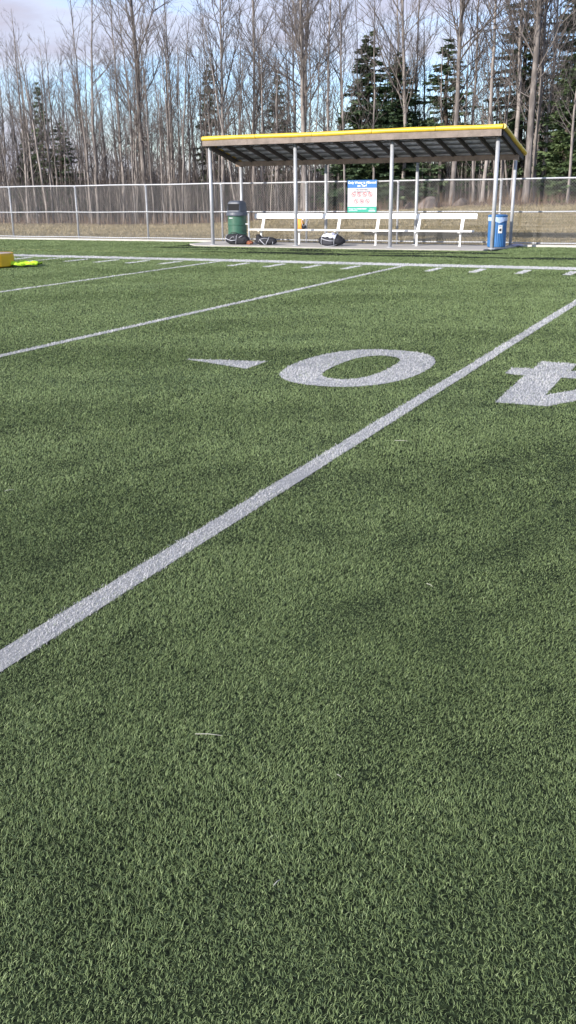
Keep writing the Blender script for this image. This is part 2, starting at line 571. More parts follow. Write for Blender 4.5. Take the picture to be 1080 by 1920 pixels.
def blades(n, px, py, r, L, W, rnd, z0=0.0, lean0=(0, 30), lean1=(60, 125), az=None):
    """returns verts (n,7,3), curved fibres"""
    g = RNG
    a = g.uniform(0, 2 * math.pi, n) if az is None else az
    t0 = np.radians(g.uniform(lean0[0], lean0[1], n))
    t1 = np.radians(g.uniform(lean1[0], lean1[1], n))
    tw = g.uniform(-1.5, 1.5, n)
    wa = a + math.pi / 2 + g.uniform(-0.9, 0.9, n)
    wx, wy = np.cos(wa), np.sin(wa)
    P = np.stack([px, py, np.full(n, z0)], -1)
    pts = [P.copy()]
    for k in range(3):
        s = (k + 0.5) / 3
        th = t0 + (t1 - t0) * s
        aa = a + tw * s
        P = P + (L / 3)[:, None] * np.stack([np.sin(th) * np.cos(aa), np.sin(th) * np.sin(aa), np.cos(th)], -1)
        P[:, 2] = np.maximum(P[:, 2], z0 + 0.002)
        pts.append(P.copy())
    Wd = np.stack([wx, wy, np.zeros(n)], -1) * (W / 2)[:, None]
    v = np.stack([pts[0] - Wd, pts[0] + Wd, pts[1] - Wd, pts[1] + Wd, pts[2] - Wd * 0.8, pts[2] + Wd * 0.8, pts[3]], 1)
    return v


def blade_obj(name, v, rnd, material, parent=None):
    n = len(v)
    o = np.arange(n)[:, None] * 7
    q = np.concatenate([o + np.array([0, 1, 3, 2]), o + np.array([2, 3, 5, 4])])
    t = o + np.array([4, 5, 6])
    return np_mesh(name, v.reshape(-1, 3), q, t, material, np.repeat(rnd, 7), parent)


# fibre positions: constant close to the camera, thinning and coarsening with distance
RHO, R1, R2 = 44000, 3.0, 42.0
HALF = R(23.5)
HALF_N = R(38)
n_near = int(HALF_N * RHO * (R1 ** 2 - 0.95 ** 2))
FE = 0.52
n_far = int(2 * HALF * RHO * R1 ** (2 - FE) * (R2 ** FE - R1 ** FE) / FE)
rr = np.concatenate([np.sqrt(RNG.uniform(0.95 ** 2, R1 ** 2, n_near)), RNG.uniform(R1 ** FE, R2 ** FE, n_far) ** (1 / FE)])
th = YAW + RNG.uniform(-1, 1, len(rr)) * np.concatenate([np.full(n_near, HALF_N), np.full(n_far, HALF)])
bx, by = rr * np.sin(th), rr * np.cos(th)
# matted patches: fibres lie flatter and share a direction there
mat1 = (0.7 * wave(bx, by, 3.2, 13) + 0.7 * wave(bx, by, 9.0, 4)) * np.clip(4.5 / rr, 0.08, 1)
slab_in = (by > 25.0) & (bx > -16.1) & (bx < -6.1) & (by > 25.0)
keep = (by < TURF_EDGE - 0.05) & ~slab_in
# dark strips painting the shade of wrinkled seams in front of the shelter
seam = np.zeros(len(bx), bool)
seam_shade_m = mat('painted shade of seam wrinkles', (0.018, 0.026, 0.018), 1.0, spec=0.05)
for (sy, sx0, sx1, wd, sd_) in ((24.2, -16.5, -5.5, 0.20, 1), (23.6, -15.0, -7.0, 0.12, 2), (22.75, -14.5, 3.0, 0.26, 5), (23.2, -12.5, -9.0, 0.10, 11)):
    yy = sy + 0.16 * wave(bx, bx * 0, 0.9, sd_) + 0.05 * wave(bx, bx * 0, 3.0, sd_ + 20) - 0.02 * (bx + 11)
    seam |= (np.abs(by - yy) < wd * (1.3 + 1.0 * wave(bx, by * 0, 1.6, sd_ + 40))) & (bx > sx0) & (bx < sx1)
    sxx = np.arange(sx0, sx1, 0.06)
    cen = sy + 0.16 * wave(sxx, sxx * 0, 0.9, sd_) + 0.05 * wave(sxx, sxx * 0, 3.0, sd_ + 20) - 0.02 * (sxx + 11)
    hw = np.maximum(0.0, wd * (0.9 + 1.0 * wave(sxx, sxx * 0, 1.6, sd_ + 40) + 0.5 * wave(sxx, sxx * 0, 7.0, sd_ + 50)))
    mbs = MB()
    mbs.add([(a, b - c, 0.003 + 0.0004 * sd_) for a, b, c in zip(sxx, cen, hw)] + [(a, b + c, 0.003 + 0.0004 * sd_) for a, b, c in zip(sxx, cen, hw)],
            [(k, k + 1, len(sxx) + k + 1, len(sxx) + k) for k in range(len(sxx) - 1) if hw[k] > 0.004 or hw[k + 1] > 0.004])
    tag(mbs.build('turf_wrinkle_shade', seam_shade_m), 'strip painted dark for the shade of a wrinkled turf seam in front of the shelter', None, None, 'structure')
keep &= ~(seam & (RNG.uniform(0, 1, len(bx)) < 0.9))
# small patches where the fibres are sparse
keep &= ~((wave(bx, by, 9.0, 33) + 0.5 * wave(bx, by, 22.0, 34) > 1.25) & (RNG.uniform(0, 1, len(bx)) < 0.45))
bx, by, rr, mat1 = bx[keep], by[keep], rr[keep], mat1[keep]
n = len(bx)
sc_r = np.maximum(1, rr / R1)
L = 0.0140 * sc_r ** 0.33 * RNG.uniform(0.7, 1.25, n)
W = 0.00118 * sc_r ** 1.03 * RNG.uniform(0.75, 1.25, n)
az = np.where(RNG.uniform(0, 1, n) < 0.35, 1.0 + 1.6 * wave(bx, by, 1.2, 9) + RNG.normal(0, 0.6, n), RNG.uniform(0, 2 * math.pi, n))
L *= 1 - 0.26 * np.clip(mat1, -0.6, 1.3)
rnd = np.clip(RNG.beta(2.0, 2.6, n) - 0.06 * mat1, 0, 1)
v = blades(n, bx, by, rr, L, W, rnd, 0.0, (0, 45), (60, 150), az)
z_flat = 1 - 0.30 * np.clip(mat1, 0, 1.3)
v[:, :, 2] *= z_flat[:, None]
which = np.full(n, -1)
for i, (nm, lb, po, ho) in enumerate(marks):
    jit = 0.25
    m_ = inside(po, bx + RNG.normal(0, 0.006, n), by + RNG.normal(0, 0.008, n))
    if ho:
        m_ &= ~inside(ho, bx, by)
    m_ &= RNG.uniform(0, 1, n) > 0.09
    which[m_] = i
# faint yellow line of another sport
yl = (np.abs(by - 22.05) < 0.05) & (bx < -9)
blade_obj('turf_fibres', v[which < 0], rnd[which < 0], turf_blade)
tag(bpy.data.objects['turf_fibres'], 'short curled green fibres of the artificial turf', 'turf fibres', kind='stuff')

wh_sheet = mat('white turf line bed', (0.44, 0.45, 0.50), 0.85, 0, (60, (0.30, 0.31, 0.34), 0.4, 0.7))
for i, (nm, lb, po, ho) in enumerate(marks):
    sel = which == i
    z = 0.004
    vs, fs, ts = [], [], []
    if ho and len(ho) == len(po):
        nn = len(po)
        vs = [(x, y, z) for x, y in po] + [(x, y, z) for x, y in ho]
        fs = [(k, (k + 1) % nn, nn + (k + 1) % nn, nn + k) for k in range(nn)]
    elif ho:
        from mathutils.geometry import tessellate_polygon
        a = [Vector((x, y, z)) for x, y in po]
        b_ = [Vector((x, y, z)) for x, y in ho]
        vs = [tuple(p) for p in a + b_]
        ts = [tuple(t) for t in tessellate_polygon([a, b_])]
    elif len(po) == 4:
        zz = 0.005 if nm == 'sideline' else 0.004
        vs = [(x, y, zz) for x, y in po]
        fs = [(0, 1, 2, 3)]
    else:
        vs = [(x, y, z) for x, y in po]
        ts = [(0, 1, 2)]
    bv = v[sel]
    # roots of the line fibres stand on the sheet
    nb = len(bv)
    base = len(vs)
    o7 = base + np.arange(nb)[:, None] * 7
    allv = np.concatenate([np.array(vs, float).reshape(-1, 3), bv.reshape(-1, 3) * np.array([1, 1, 1.05]) + np.array([0, 0, 0.002])])
    q = np.concatenate([np.array(fs, int).reshape(-1, 4), o7 + np.array([0, 1, 3, 2]), o7 + np.array([2, 3, 5, 4])])
    t = np.concatenate([np.array(ts, int).reshape(-1, 3), o7 + np.array([4, 5, 6])])
    at = np.concatenate([np.full(base, 0.4 if nm in ('sideline', 'hash_mark', 'touch_line') else 0.03), np.repeat(np.clip(rnd[sel], 0.09, 1), 7)])
    ob = np_mesh(nm, allv, q, t, yellow_blade if nm == 'touch_line' else white_blade, at)
    tag(ob, lb, None, None, 'structure')
del v

# ------------------------------------------------------------------ slab and kerb
mb = MB()
slab = [(-16.0, 25.75), (-15.4, 25.1), (-11.9, 24.88), (-9.5, 24.82), (-7.1, 24.95), (-6.5, 25.25), (-6.15, 26.3), (-6.0, 27.0), (-6.0, 27.32), (-16.0, 27.32)]
k = len(slab)
mb.add([(x, y, 0.0 - 0.05) for x, y in slab] + [(x, y, 0.035) for x, y in slab],
       [tuple(range(k, 2 * k))] + [(i, (i + 1) % k, k + (i + 1) % k, k + i) for i in range(k)])
tag(mb.build('concrete_slab', concrete), 'pale concrete slab under the shelter', None, kind='structure')
mb = MB()
for (a, b_) in ((-60, -16.003), (-5.997, 40)):
    mb.box(((a + b_) / 2, 27.27, -0.005), (b_ - a, 0.20, 0.13))
tag(mb.build('kerb', kerb_m, bevel=0.01), 'pale concrete mow kerb along the foot of the fence', None, kind='structure')

# ------------------------------------------------------------------ fence
FY = 27.4
FX0, FX1 = -33.6, 3.0
fence = empty('chain_link_fence', (-14, FY, 0), 'long galvanised chain link fence behind the shelter with three rails', 'fence')
post_x = [-33.65, -30.65, -27.63, -24.6, -21.62, -18.66, -15.74, -12.71, -9.71, -6.65, -3.6, -0.6, 2.4]
for x in post_x:
    mb = MB()
    z0 = float(terrain_z(x, FY)) - 0.1
    mb.tube([(x, FY, z0), (x, FY, 1.80)], 0.032, 12)
    mb.lathe([(0.045, 1.755), (0.045, 1.79), (0.03, 1.82), (0.0, 1.83)], 12, (x, FY, 0))
    child_at(mb.build('fence_post', galv, None, smooth=True), fence)
for z, rad in ((1.815, 0.024), (0.945, 0.021), (0.105, 0.019)):
    mb = MB()
    pts = [(x, FY - 0.05 if z < 1.7 else FY, z + 0.006 * math.sin(x * 1.7 + z * 9)) for x in np.arange(FX0, FX1, 0.75)]
    mb.tube(pts, rad, 8)
    child_at(mb.build('rail', galv, None, smooth=True), fence)
for x in post_x[2:-1]:
    for z in (0.35, 0.65, 1.25, 1.55):
        mb = MB()
        mb.tube([(x + 0.036 * math.cos(t), FY + 0.036 * math.sin(t) - 0.036 * 0, z + 0.004 * t) for t in np.linspace(0, 6.2, 9)], 0.004, 5)
        child_at(mb.build('wire_tie', galv_dark, None), fence)
vl, ql = [], []
zlo, zhi, step = 0.05, 1.81, 0.078
H_ = zhi - zlo
wr = 0.0019
cnt = 0
for fam, dy in ((1, 0.0), (-1, 0.006)):
    for x in np.arange(FX0, FX1 + H_, step):
        xa, xb = (x - H_, x) if fam == 1 else (x, x - H_)
        yy = FY - 0.072 + dy
        d = np.array([xb - xa, 0, H_]); d /= np.linalg.norm(d)
        nrm = np.array([-d[2], 0, d[0]]) * wr
        yv = np.array([0, wr, 0])
        a, b_ = np.array([xa, yy, zlo]), np.array([xb, yy, zhi])
        for p in (a, b_):
            vl += [p - nrm - yv, p + nrm - yv, p + nrm + yv, p - nrm + yv]
        o = cnt * 8
        ql += [(o, o + 1, o + 5, o + 4), (o + 1, o + 2, o + 6, o + 5), (o + 2, o + 3, o + 7, o + 6), (o + 3, o, o + 4, o + 7)]
        cnt += 1
mesh_o = np_mesh('wire_mesh', np.array(vl), np.array(ql), np.zeros((0, 3), int), galv_dark)
child_at(mesh_o, fence)

# ------------------------------------------------------------------ shelter
sh = empty('shelter', (-10.6, 26.2, 0), 'open dugout shelter with sloping roof, yellow edge tubing and grey posts', 'shelter')
SZ = 0.02
fx = [-15.0, -12.17, -9.24, -6.34]
rx = [-14.78, -11.87, -9.0, -6.2]
for x, y, h in [(x, 25.5, 2.85) for x in fx] + [(x, 27.0, 2.29) for x in rx]:
    mb = MB()
    mb.tube([(x, y, 0.0), (x, y, h)], 0.053 if y < 26 else 0.045, 16)
    mb.lathe([(0.10, 0.03), (0.10, 0.045), (0.055, 0.05)], 12, (x, y, 0))
    child_at(mb.build('post', galv, None, smooth=True), sh)
XL, XR = -15.08, -6.2


def roof_z(y):         # underside of the roof sheet
    return 3.02 - (y - 25.25) * 0.252


def roof_dx(y):        # the rear edge sits slightly to the right
    return 0.025 * (y - 25.25)


mb = MB()
mb.box(((XL + XR) / 2, 25.24, 2.92), (XR - XL, 0.05, 0.16))
for x in np.arange(XL + 1.5, XR, 1.83):
    mb.box((x, 25.213, 2.92), (0.008, 0.006, 0.16))
child_at(mb.build('front_fascia', fascia_m, None), sh)
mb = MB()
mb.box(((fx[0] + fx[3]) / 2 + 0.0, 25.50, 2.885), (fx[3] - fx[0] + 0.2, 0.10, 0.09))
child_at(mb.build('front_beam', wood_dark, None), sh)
mb = MB()
mb.box(((XL + XR) / 2 + 0.1, 27.03, 2.375), (XR - XL - 0.05, 0.09, 0.14))
child_at(mb.build('rear_beam', wood_front, None), sh)
ang = math.atan(0.252)
nr = 16
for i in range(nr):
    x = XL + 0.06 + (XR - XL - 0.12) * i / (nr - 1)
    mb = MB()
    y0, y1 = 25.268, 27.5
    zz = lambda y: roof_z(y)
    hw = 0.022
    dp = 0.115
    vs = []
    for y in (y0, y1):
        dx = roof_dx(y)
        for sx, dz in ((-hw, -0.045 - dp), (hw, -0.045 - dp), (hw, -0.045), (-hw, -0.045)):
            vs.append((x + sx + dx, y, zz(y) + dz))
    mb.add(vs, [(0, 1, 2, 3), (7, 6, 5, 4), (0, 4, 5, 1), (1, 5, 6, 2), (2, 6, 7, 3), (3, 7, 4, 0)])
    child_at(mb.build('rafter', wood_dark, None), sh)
for y in (25.6, 25.98, 26.36, 26.74, 27.12, 27.45):
    mb = MB()
    dx = roof_dx(y)
    mb.box(((XL + XR) / 2 + dx, y, roof_z(y) - 0.023), (XR - XL - 0.04, 0.045, 0.038), Matrix.Rotation(-ang, 3, 'X'))
    child_at(mb.build('purlin', purlin_m, None), sh)
# corrugated sheet
vs, fs = [], []
cols = 240
rows = [25.18, 27.55]
for y in rows:
    for i in range(cols + 1):
        x = XL - 0.02 + (XR - XL + 0.04) * i / cols + roof_dx(y)
        zc = 0.012 * (1 if (i % 6) < 2 else -1 if (i % 6) in (3, 4) else 0)
        vs.append((x, y, roof_z(y) + 0.012 + zc))
nn = len(vs)
vs += [(x, y, z + 0.004) for x, y, z in vs]
for i in range(cols):
    fs.append((i, i + cols + 1, i + cols + 2, i + 1))
    fs.append((nn + i, nn + i + 1, nn + i + cols + 2, nn + i + cols + 1))
mb = MB(); mb.add(vs, fs)
child_at(mb.build('roof_sheet', roof_metal, None), sh)
# rake boards at both ends
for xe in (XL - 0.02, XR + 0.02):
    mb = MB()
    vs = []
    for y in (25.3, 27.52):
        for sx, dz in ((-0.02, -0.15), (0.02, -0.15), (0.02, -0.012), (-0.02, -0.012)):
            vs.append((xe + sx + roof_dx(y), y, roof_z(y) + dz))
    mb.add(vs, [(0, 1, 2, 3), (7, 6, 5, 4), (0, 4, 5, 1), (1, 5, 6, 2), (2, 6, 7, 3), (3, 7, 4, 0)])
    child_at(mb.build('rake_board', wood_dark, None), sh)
# yellow corrugated tube capping front and both sides, in butted lengths
def pipe(p0, p1, nseg):
    p0, p1 = Vector(p0), Vector(p1)
    mb = MB()
    for i in range(nseg):
        a = p0.lerp(p1, i / nseg + 0.0008)
        b = p0.lerp(p1, (i + 1) / nseg - 0.0008)
        pts, rad = [], []
        for j in range(9):
            t = j / 8
            q = a.lerp(b, t) + Vector((0, 0, 0.006 * math.sin(3.1 * t + i * 2.1)))
            pts.append(q)
            rad.append(0.062 + 0.003 * math.sin(i * 3 + j))
        mb.tube(pts, rad, 14)
    return child_at(mb.build('edge_tube', yellow_pl, None, smooth=False), sh)


pipe((XL - 0.0, 25.23, 3.045), (XR + 0.04, 25.23, 3.065), 5)
pipe((XR + 0.05, 25.23, 3.065), (XR + 0.05 + roof_dx(27.6), 27.62, roof_z(27.6) + 0.055), 4)
pipe((XL + 0.0, 25.28, 3.045), (XL + 0.0 + roof_dx(27.6), 27.62, roof_z(27.6) + 0.055), 4)

# ------------------------------------------------------------------ bench
bn = empty('bench', (-10.6, 26.3, 0.035), 'long white aluminium team bench with backrest under the shelter', 'bench')
BZ = 0.035
mb = MB(); mb.box((-10.57, 26.22, 0.455), (7.0, 0.27, 0.045)); child_at(mb.build('seat', white_al, None, bevel=0.006), bn)
tilt = Matrix.Rotation(R(-14), 3, 'X')
mb = MB(); mb.box((-10.56, 26.52, 0.84), (7.02, 0.04, 0.145), tilt); child_at(mb.build('backrest', white_al, None, bevel=0.006), bn)
for x in (-13.74, -12.44, -11.2, -9.97, -8.72, -7.45):
    mb = MB()
    mb.box((x, 26.30, 0.235), (0.045, 0.05, 0.395)); mb.box((x, 26.30, 0.042), (0.07, 0.12, 0.012))
    mb.box((x, 26.28, 0.419), (0.05, 0.34, 0.027))
    child_at(mb.build('leg', white_al, None), bn)
    mb = MB()
    a, b_ = Vector((x, 26.375, 0.43)), Vector((x + 0.0, 26.535, 0.83))
    mb.box((a + b_) / 2, (0.085, 0.03, (b_ - a).length), Matrix.Rotation(-math.atan2(b_.y - a.y, b_.z - a.z), 3, 'X'))
    child_at(mb.build('backrest_support', white_al, None), bn)

# ------------------------------------------------------------------ green bin
gb = empty('litter_bin', (-14.47, 26.12, 0.035), 'green steel drum bin with grey hooded lid beside the left end of the bench', 'bin')
GB = (-14.47, 26.12, 0.035)
mb = MB()
prof = [(0.0, 0.0), (0.285, 0.0), (0.29, 0.02)]
for z in (0.29, 0.57):
    prof += [(0.29, z - 0.02), (0.302, z - 0.008), (0.302, z + 0.008), (0.29, z + 0.02)]
prof += [(0.29, 0.85), (0.28, 0.86), (0.0, 0.86)]
mb.lathe(prof, 40, GB)
child_at(mb.build('drum', green_p, None, smooth=False), gb)
mb = MB()
mb.lathe([(0.295, 0.83), (0.335, 0.83), (0.34, 0.86), (0.325, 0.925), (0.27, 0.95), (0.25, 0.95)], 40, GB)
child_at(mb.build('rim', grey_pl, None), gb)
# hood: rounded box, with a real cut-out towards the field
mb = MB()
gx, gy, gz = GB[0] - 0.0, GB[1], GB[2] + 0.94


def ring(wd, dp, z, r=0.28, n=24):
    out = []
    for i in range(n):
        t = 2 * math.pi * i / n + math.pi / n
        c, s = math.cos(t), math.sin(t)
        out.append((gx + wd * math.copysign(abs(c) ** r ** 0.5, c), gy + dp * math.copysign(abs(s) ** r ** 0.5, s), gz + z))
    return out


rings = [ring(0.265, 0.26, 0), ring(0.26, 0.255, 0.045), ring(0.245, 0.235, 0.235), ring(0.235, 0.225, 0.28), ring(0.17, 0.16, 0.325), ring(0.05, 0.05, 0.33)]
vs = [p for r_ in rings for p in r_]
fs = []
for i in range(len(rings) - 1):
    for j in range(24):
        j2 = (j + 1) % 24
        mid = ((vs[i * 24 + j][0] + vs[i * 24 + j2][0]) / 2 - gx, (vs[i * 24 + j][1] + vs[i * 24 + j2][1]) / 2 - gy)
        if i == 1 and mid[1] < -0.15 and -0.20 < mid[0] < 0.20:
            continue
        fs.append((i * 24 + j, i * 24 + j2, (i + 1) * 24 + j2, (i + 1) * 24 + j))
fs.append(tuple((len(rings) - 1) * 24 + j for j in range(24)))
mb.add(vs, fs)
o = child_at(mb.build('hood', grey_pl, None), gb)
sm = o.modifiers.new('solid', 'SOLIDIFY'); sm.thickness = 0.012
mb = MB(); mb.box((gx, gy - 0.10, gz + 0.13), (0.40, 0.22, 0.20)); child_at(mb.build('opening_shade', hood_shade_m, None), gb)  # near-black block painted in for the shade inside the hood
mb = MB(); mb.box((gx + 0.335, gy - 0.02, 0.62), (0.13, 0.03, 0.035)); mb.tube([(gx + 0.40, gy, 0.03), (gx + 0.40, gy, 0.93)], 0.028, 10)
child_at(mb.build('mounting_post', galv, None), gb)
mb = MB(); mb.box((gx - 0.06, gy - 0.295, 0.80), (0.12, 0.008, 0.02)); child_at(mb.build('decal', paper, None), gb)

# ------------------------------------------------------------------ blue bin
bb = empty('recycling_bin', (-6.42, 26.3, 0.035), 'blue ribbed drum bin with pale liner at the right end of the shelter', 'bin')
BB = (-6.42, 26.3, 0.035)
mb = MB()
mb.lathe([(0.0, 0.01), (0.235, 0.01), (0.245, 0.03), (0.245, 0.72), (0.24, 0.745), (0.0, 0.745)], 120, BB, fn=lambda t, z: 1 + 0.016 * math.sin(t * 30) if 0.02 < z < 0.73 else 1)
child_at(mb.build('drum', blue_p, None), bb)
mb = MB(); mb.lathe([(0.24, 0.80), (0.262, 0.80), (0.268, 0.82), (0.262, 0.845), (0.20, 0.862), (0.12, 0.862), (0.11, 0.80)], 48, BB)
child_at(mb.build('lid_ring', blue_p, None, smooth=False), bb)
mb = MB()
mb.lathe([(0.236, 0.80), (0.256, 0.795), (0.262, 0.70), (0.25, 0.69)], 60, BB, fn=lambda t, z: 1 + (0.012 * math.sin(t * 13) + 0.008 * math.sin(t * 31)))
# hanging point of the liner
vs = []
for i in range(9):
    t = -1.65 + i * 0.13
    vs.append((BB[0] + 0.266 * math.cos(t), BB[1] + 0.266 * math.sin(t), BB[2] + 0.75))
for i in range(9):
    t = -1.65 + i * 0.13
    vs.append((BB[0] + 0.268 * math.cos(t), BB[1] + 0.268 * math.sin(t), BB[2] + 0.69 - 0.05 * (1 - abs(i - 4) / 4)))
mb.add(vs, [(i, i + 1, i + 10, i + 9) for i in range(8)])
child_at(mb.build('liner', liner_m, None), bb)


def on_cyl(c, r, t0, t1, z0, z1, n=6):
    a = [(c[0] + r * math.cos(t0 + (t1 - t0) * i / n), c[1] + r * math.sin(t0 + (t1 - t0) * i / n), c[2] + z0) for i in range(n + 1)]
    b = [(x, y, c[2] + z1) for x, y, z in a]
    return a + b, [(i, i + 1, i + n + 2, i + n + 1) for i in range(n)]


mb = MB(); mb.add(*on_cyl(BB, 0.256, -1.22, -0.78, 0.38, 0.59)); lab = child_at(mb.build('label', paper, None), bb)
for (a0, a1, z0_, z1_) in ((-1.12, -0.88, 0.43, 0.50), (-1.2, -1.08, 0.565, 0.577), (-1.02, -0.94, 0.565, 0.577), (-1.16, -0.9, 0.54, 0.552)):
    mb = MB(); mb.add(*on_cyl(BB, 0.259, a0, a1, z0_, z1_))
    pr = mb.build('print', ink, None); child_at(pr, bb); pr.parent = lab; pr.location = (0, 0, 0)


# ------------------------------------------------------------------ sign
sg = empty('rules_sign', (-10.82, 27.3, 1.39), 'blue white and teal rules sign with seven red prohibition circles on the fence', 'sign')
SX, SYY, SZ0, SZ1 = -10.82, 27.30, 0.925, 1.85
SW = 0.95
mb = MB(); mb.box((SX, SYY + 0.006, (SZ0 + SZ1) / 2), (SW, 0.006, SZ1 - SZ0)); child_at(mb.build('panel', sign_w, None), sg)
mb = MB(); mb.box((SX, SYY, SZ1 - 0.11), (SW - 0.006, 0.005, 0.22)); child_at(mb.build('header_band', sign_b, None), sg)
mb = MB(); mb.box((SX, SYY, SZ0 + 0.085), (SW - 0.006, 0.005, 0.17)); child_at(mb.build('footer_band', sign_g, None), sg)


def text(body, x, z, size, m_, name='lettering', bold=0.0, align='CENTER'):
    c = bpy.data.curves.new(name, 'FONT')
    c.body = body
    c.size = size
    c.align_x = align
    c.align_y = 'CENTER'
    c.extrude = 0.001
    c.offset = bold
    c.resolution_u = 3
    tmp = bpy.data.objects.new(name, c)
    sc.collection.objects.link(tmp)
    dg = bpy.context.evaluated_depsgraph_get()
    dg.update()
    me = bpy.data.meshes.new_from_object(tmp.evaluated_get(dg))
    bpy.data.objects.remove(tmp)
    o = bpy.data.objects.new(name, me)
    me.materials.clear()
    me.materials.append(m_)
    sc.collection.objects.link(o)
    o.parent = sg
    o.rotation_euler = (R(90), 0, 0)
    o.location = Vector((x, SYY - 0.006, z)) - sg.location
    return o


text('Only Water is Allowed', SX, SZ1 - 0.072, 0.096, sign_t, bold=0.0022)
text('on Turf', SX, SZ1 - 0.160, 0.096, sign_t, bold=0.0022)
text('No, Food/ Gum', SX, SZ1 - 0.272, 0.055, sign_k, bold=0.0008)
text('No Spectators on Turf', SX, SZ1 - 0.332, 0.055, sign_k, bold=0.0008)
text('Protect Your INVESTMENT', SX - 0.42, SZ0 + 0.105, 0.050, sign_t, align='LEFT', bold=0.0012)
text('Thank you', SX + 0.33, SZ0 + 0.105, 0.036, sign_t)
for (dx_, zz_, ww_) in ((-0.28, 0.055, 0.28), (0.33, 0.065, 0.20), (0.33, 0.04, 0.22)):
    mb = MB(); mb.box((SX + dx_, SYY - 0.005, SZ0 + zz_), (ww_, 0.003, 0.010))
    child_at(mb.build('small_print', sign_t, None), sg)
for (cx, cz, kk) in [(-0.27, 0.52, 0), (-0.09, 0.52, 1), (0.09, 0.52, 2), (0.27, 0.52, 3), (-0.18, 0.33, 4), (0.0, 0.33, 5), (0.18, 0.33, 6)]:
    x, z = SX + cx, SZ0 + cz - 0.005
    mb = MB()
    nn = 28
    vs = []
    for rad in (0.068, 0.054):
        vs += [(x + rad * math.cos(2 * math.pi * i / nn), SYY - 0.0025, z + rad * math.sin(2 * math.pi * i / nn)) for i in range(nn)]
    mb.add(vs, [(i, (i + 1) % nn, nn + (i + 1) % nn, nn + i) for i in range(nn)])
    mb.box((x, SYY - 0.0045, z), (0.112, 0.002, 0.012), Matrix.Rotation(R(45), 3, 'Y'))
    rg = child_at(mb.build('prohibition_ring', sign_r, None), sg)
    mb = MB()
    y_ = SYY + 0.0005
    if kk == 0: mb.box((x, y_, z), (0.055, 0.003, 0.02), Matrix.Rotation(R(-25), 3, 'Y'))
    elif kk == 1: mb.box((x, y_, z), (0.02, 0.003, 0.065)); mb.box((x, y_, z + 0.038), (0.012, 0.003, 0.012))
    elif kk == 2: mb.box((x, y_, z - 0.01), (0.06, 0.003, 0.016)); mb.box((x - 0.015, y_, z + 0.012), (0.02, 0.003, 0.02))
    elif kk == 3: mb.box((x, y_, z), (0.016, 0.003, 0.06), Matrix.Rotation(R(20), 3, 'Y')); mb.box((x + 0.015, y_, z - 0.02), (0.03, 0.003, 0.014))
    elif kk == 4: mb.box((x, y_, z + 0.01), (0.03, 0.003, 0.03)); mb.box((x, y_, z - 0.022), (0.01, 0.003, 0.03))
    elif kk == 5: mb.box((x, y_, z - 0.01), (0.055, 0.003, 0.03)); mb.box((x + 0.02, y_, z + 0.018), (0.012, 0.003, 0.02))
    else: mb.box((x, y_, z), (0.05, 0.003, 0.012)); mb.box((x, y_, z - 0.01), (0.012, 0.003, 0.04))
    pg = mb.build('pictogram', sign_k, None); child_at(pg, sg); pg.parent = rg; pg.location = (0, 0, 0)

# ------------------------------------------------------------------ bags
def superbody(cx, cy, z0, lx, ly, lz, px=3.0, pz=2.4, nu=40, nv=20, sag=0.06, rough=0.012, seed=1, rotz=0.0, bend=0.0):
    g = random.Random(seed)
    ph = [g.uniform(0, 6.28) for _ in range(8)]
    vs, fs = [], []
    for i in range(nv + 1):
        v_ = -math.pi / 2 + math.pi * i / nv
        cv, sv = math.cos(v_), math.sin(v_)
        for j in range(nu):
            u_ = 2 * math.pi * j / nu
            cu, su = math.cos(u_), math.sin(u_)
            x = math.copysign(abs(cu) ** (2 / px), cu) * abs(cv) ** (2 / pz)
            y = math.copysign(abs(su) ** (2 / px), su) * abs(cv) ** (2 / pz)
            z = math.copysign(abs(sv) ** (2 / pz), sv)
            f_ = 1 + rough / 0.1 * (math.sin(5 * u_ + 3 * v_ + ph[0]) * 0.3 + math.sin(9 * u_ - 7 * v_ + ph[1]) * 0.2 + math.sin(13 * v_ + ph[2]) * 0.2)
            X_ = x * lx / 2 * f_
            Y_ = y * ly / 2 * f_
            Z_ = (z * f_ * 0.5 + 0.5) * lz
            Z_ -= sag * (x * x) * max(0, Z_ / lz) * lz
            Z_ += bend * x * lz * max(0, Z_ / lz)
            Z_ = max(Z_, 0.0)
            c, s = math.cos(rotz), math.sin(rotz)
            vs.append((cx + X_ * c - Y_ * s, cy + X_ * s + Y_ * c, z0 + Z_))
    for i in range(nv):
        for j in range(nu):
            j2 = (j + 1) % nu
            fs.append((i * nu + j, i * nu + j2, (i + 1) * nu + j2, (i + 1) * nu + j))
    return vs, fs


def strap(pts, wd, n=6):
    """flat webbing along points, width across the view-facing side"""
    mb = MB()
    mb.tube(pts, wd * 0.8, n)
    return mb


G0 = 0.035
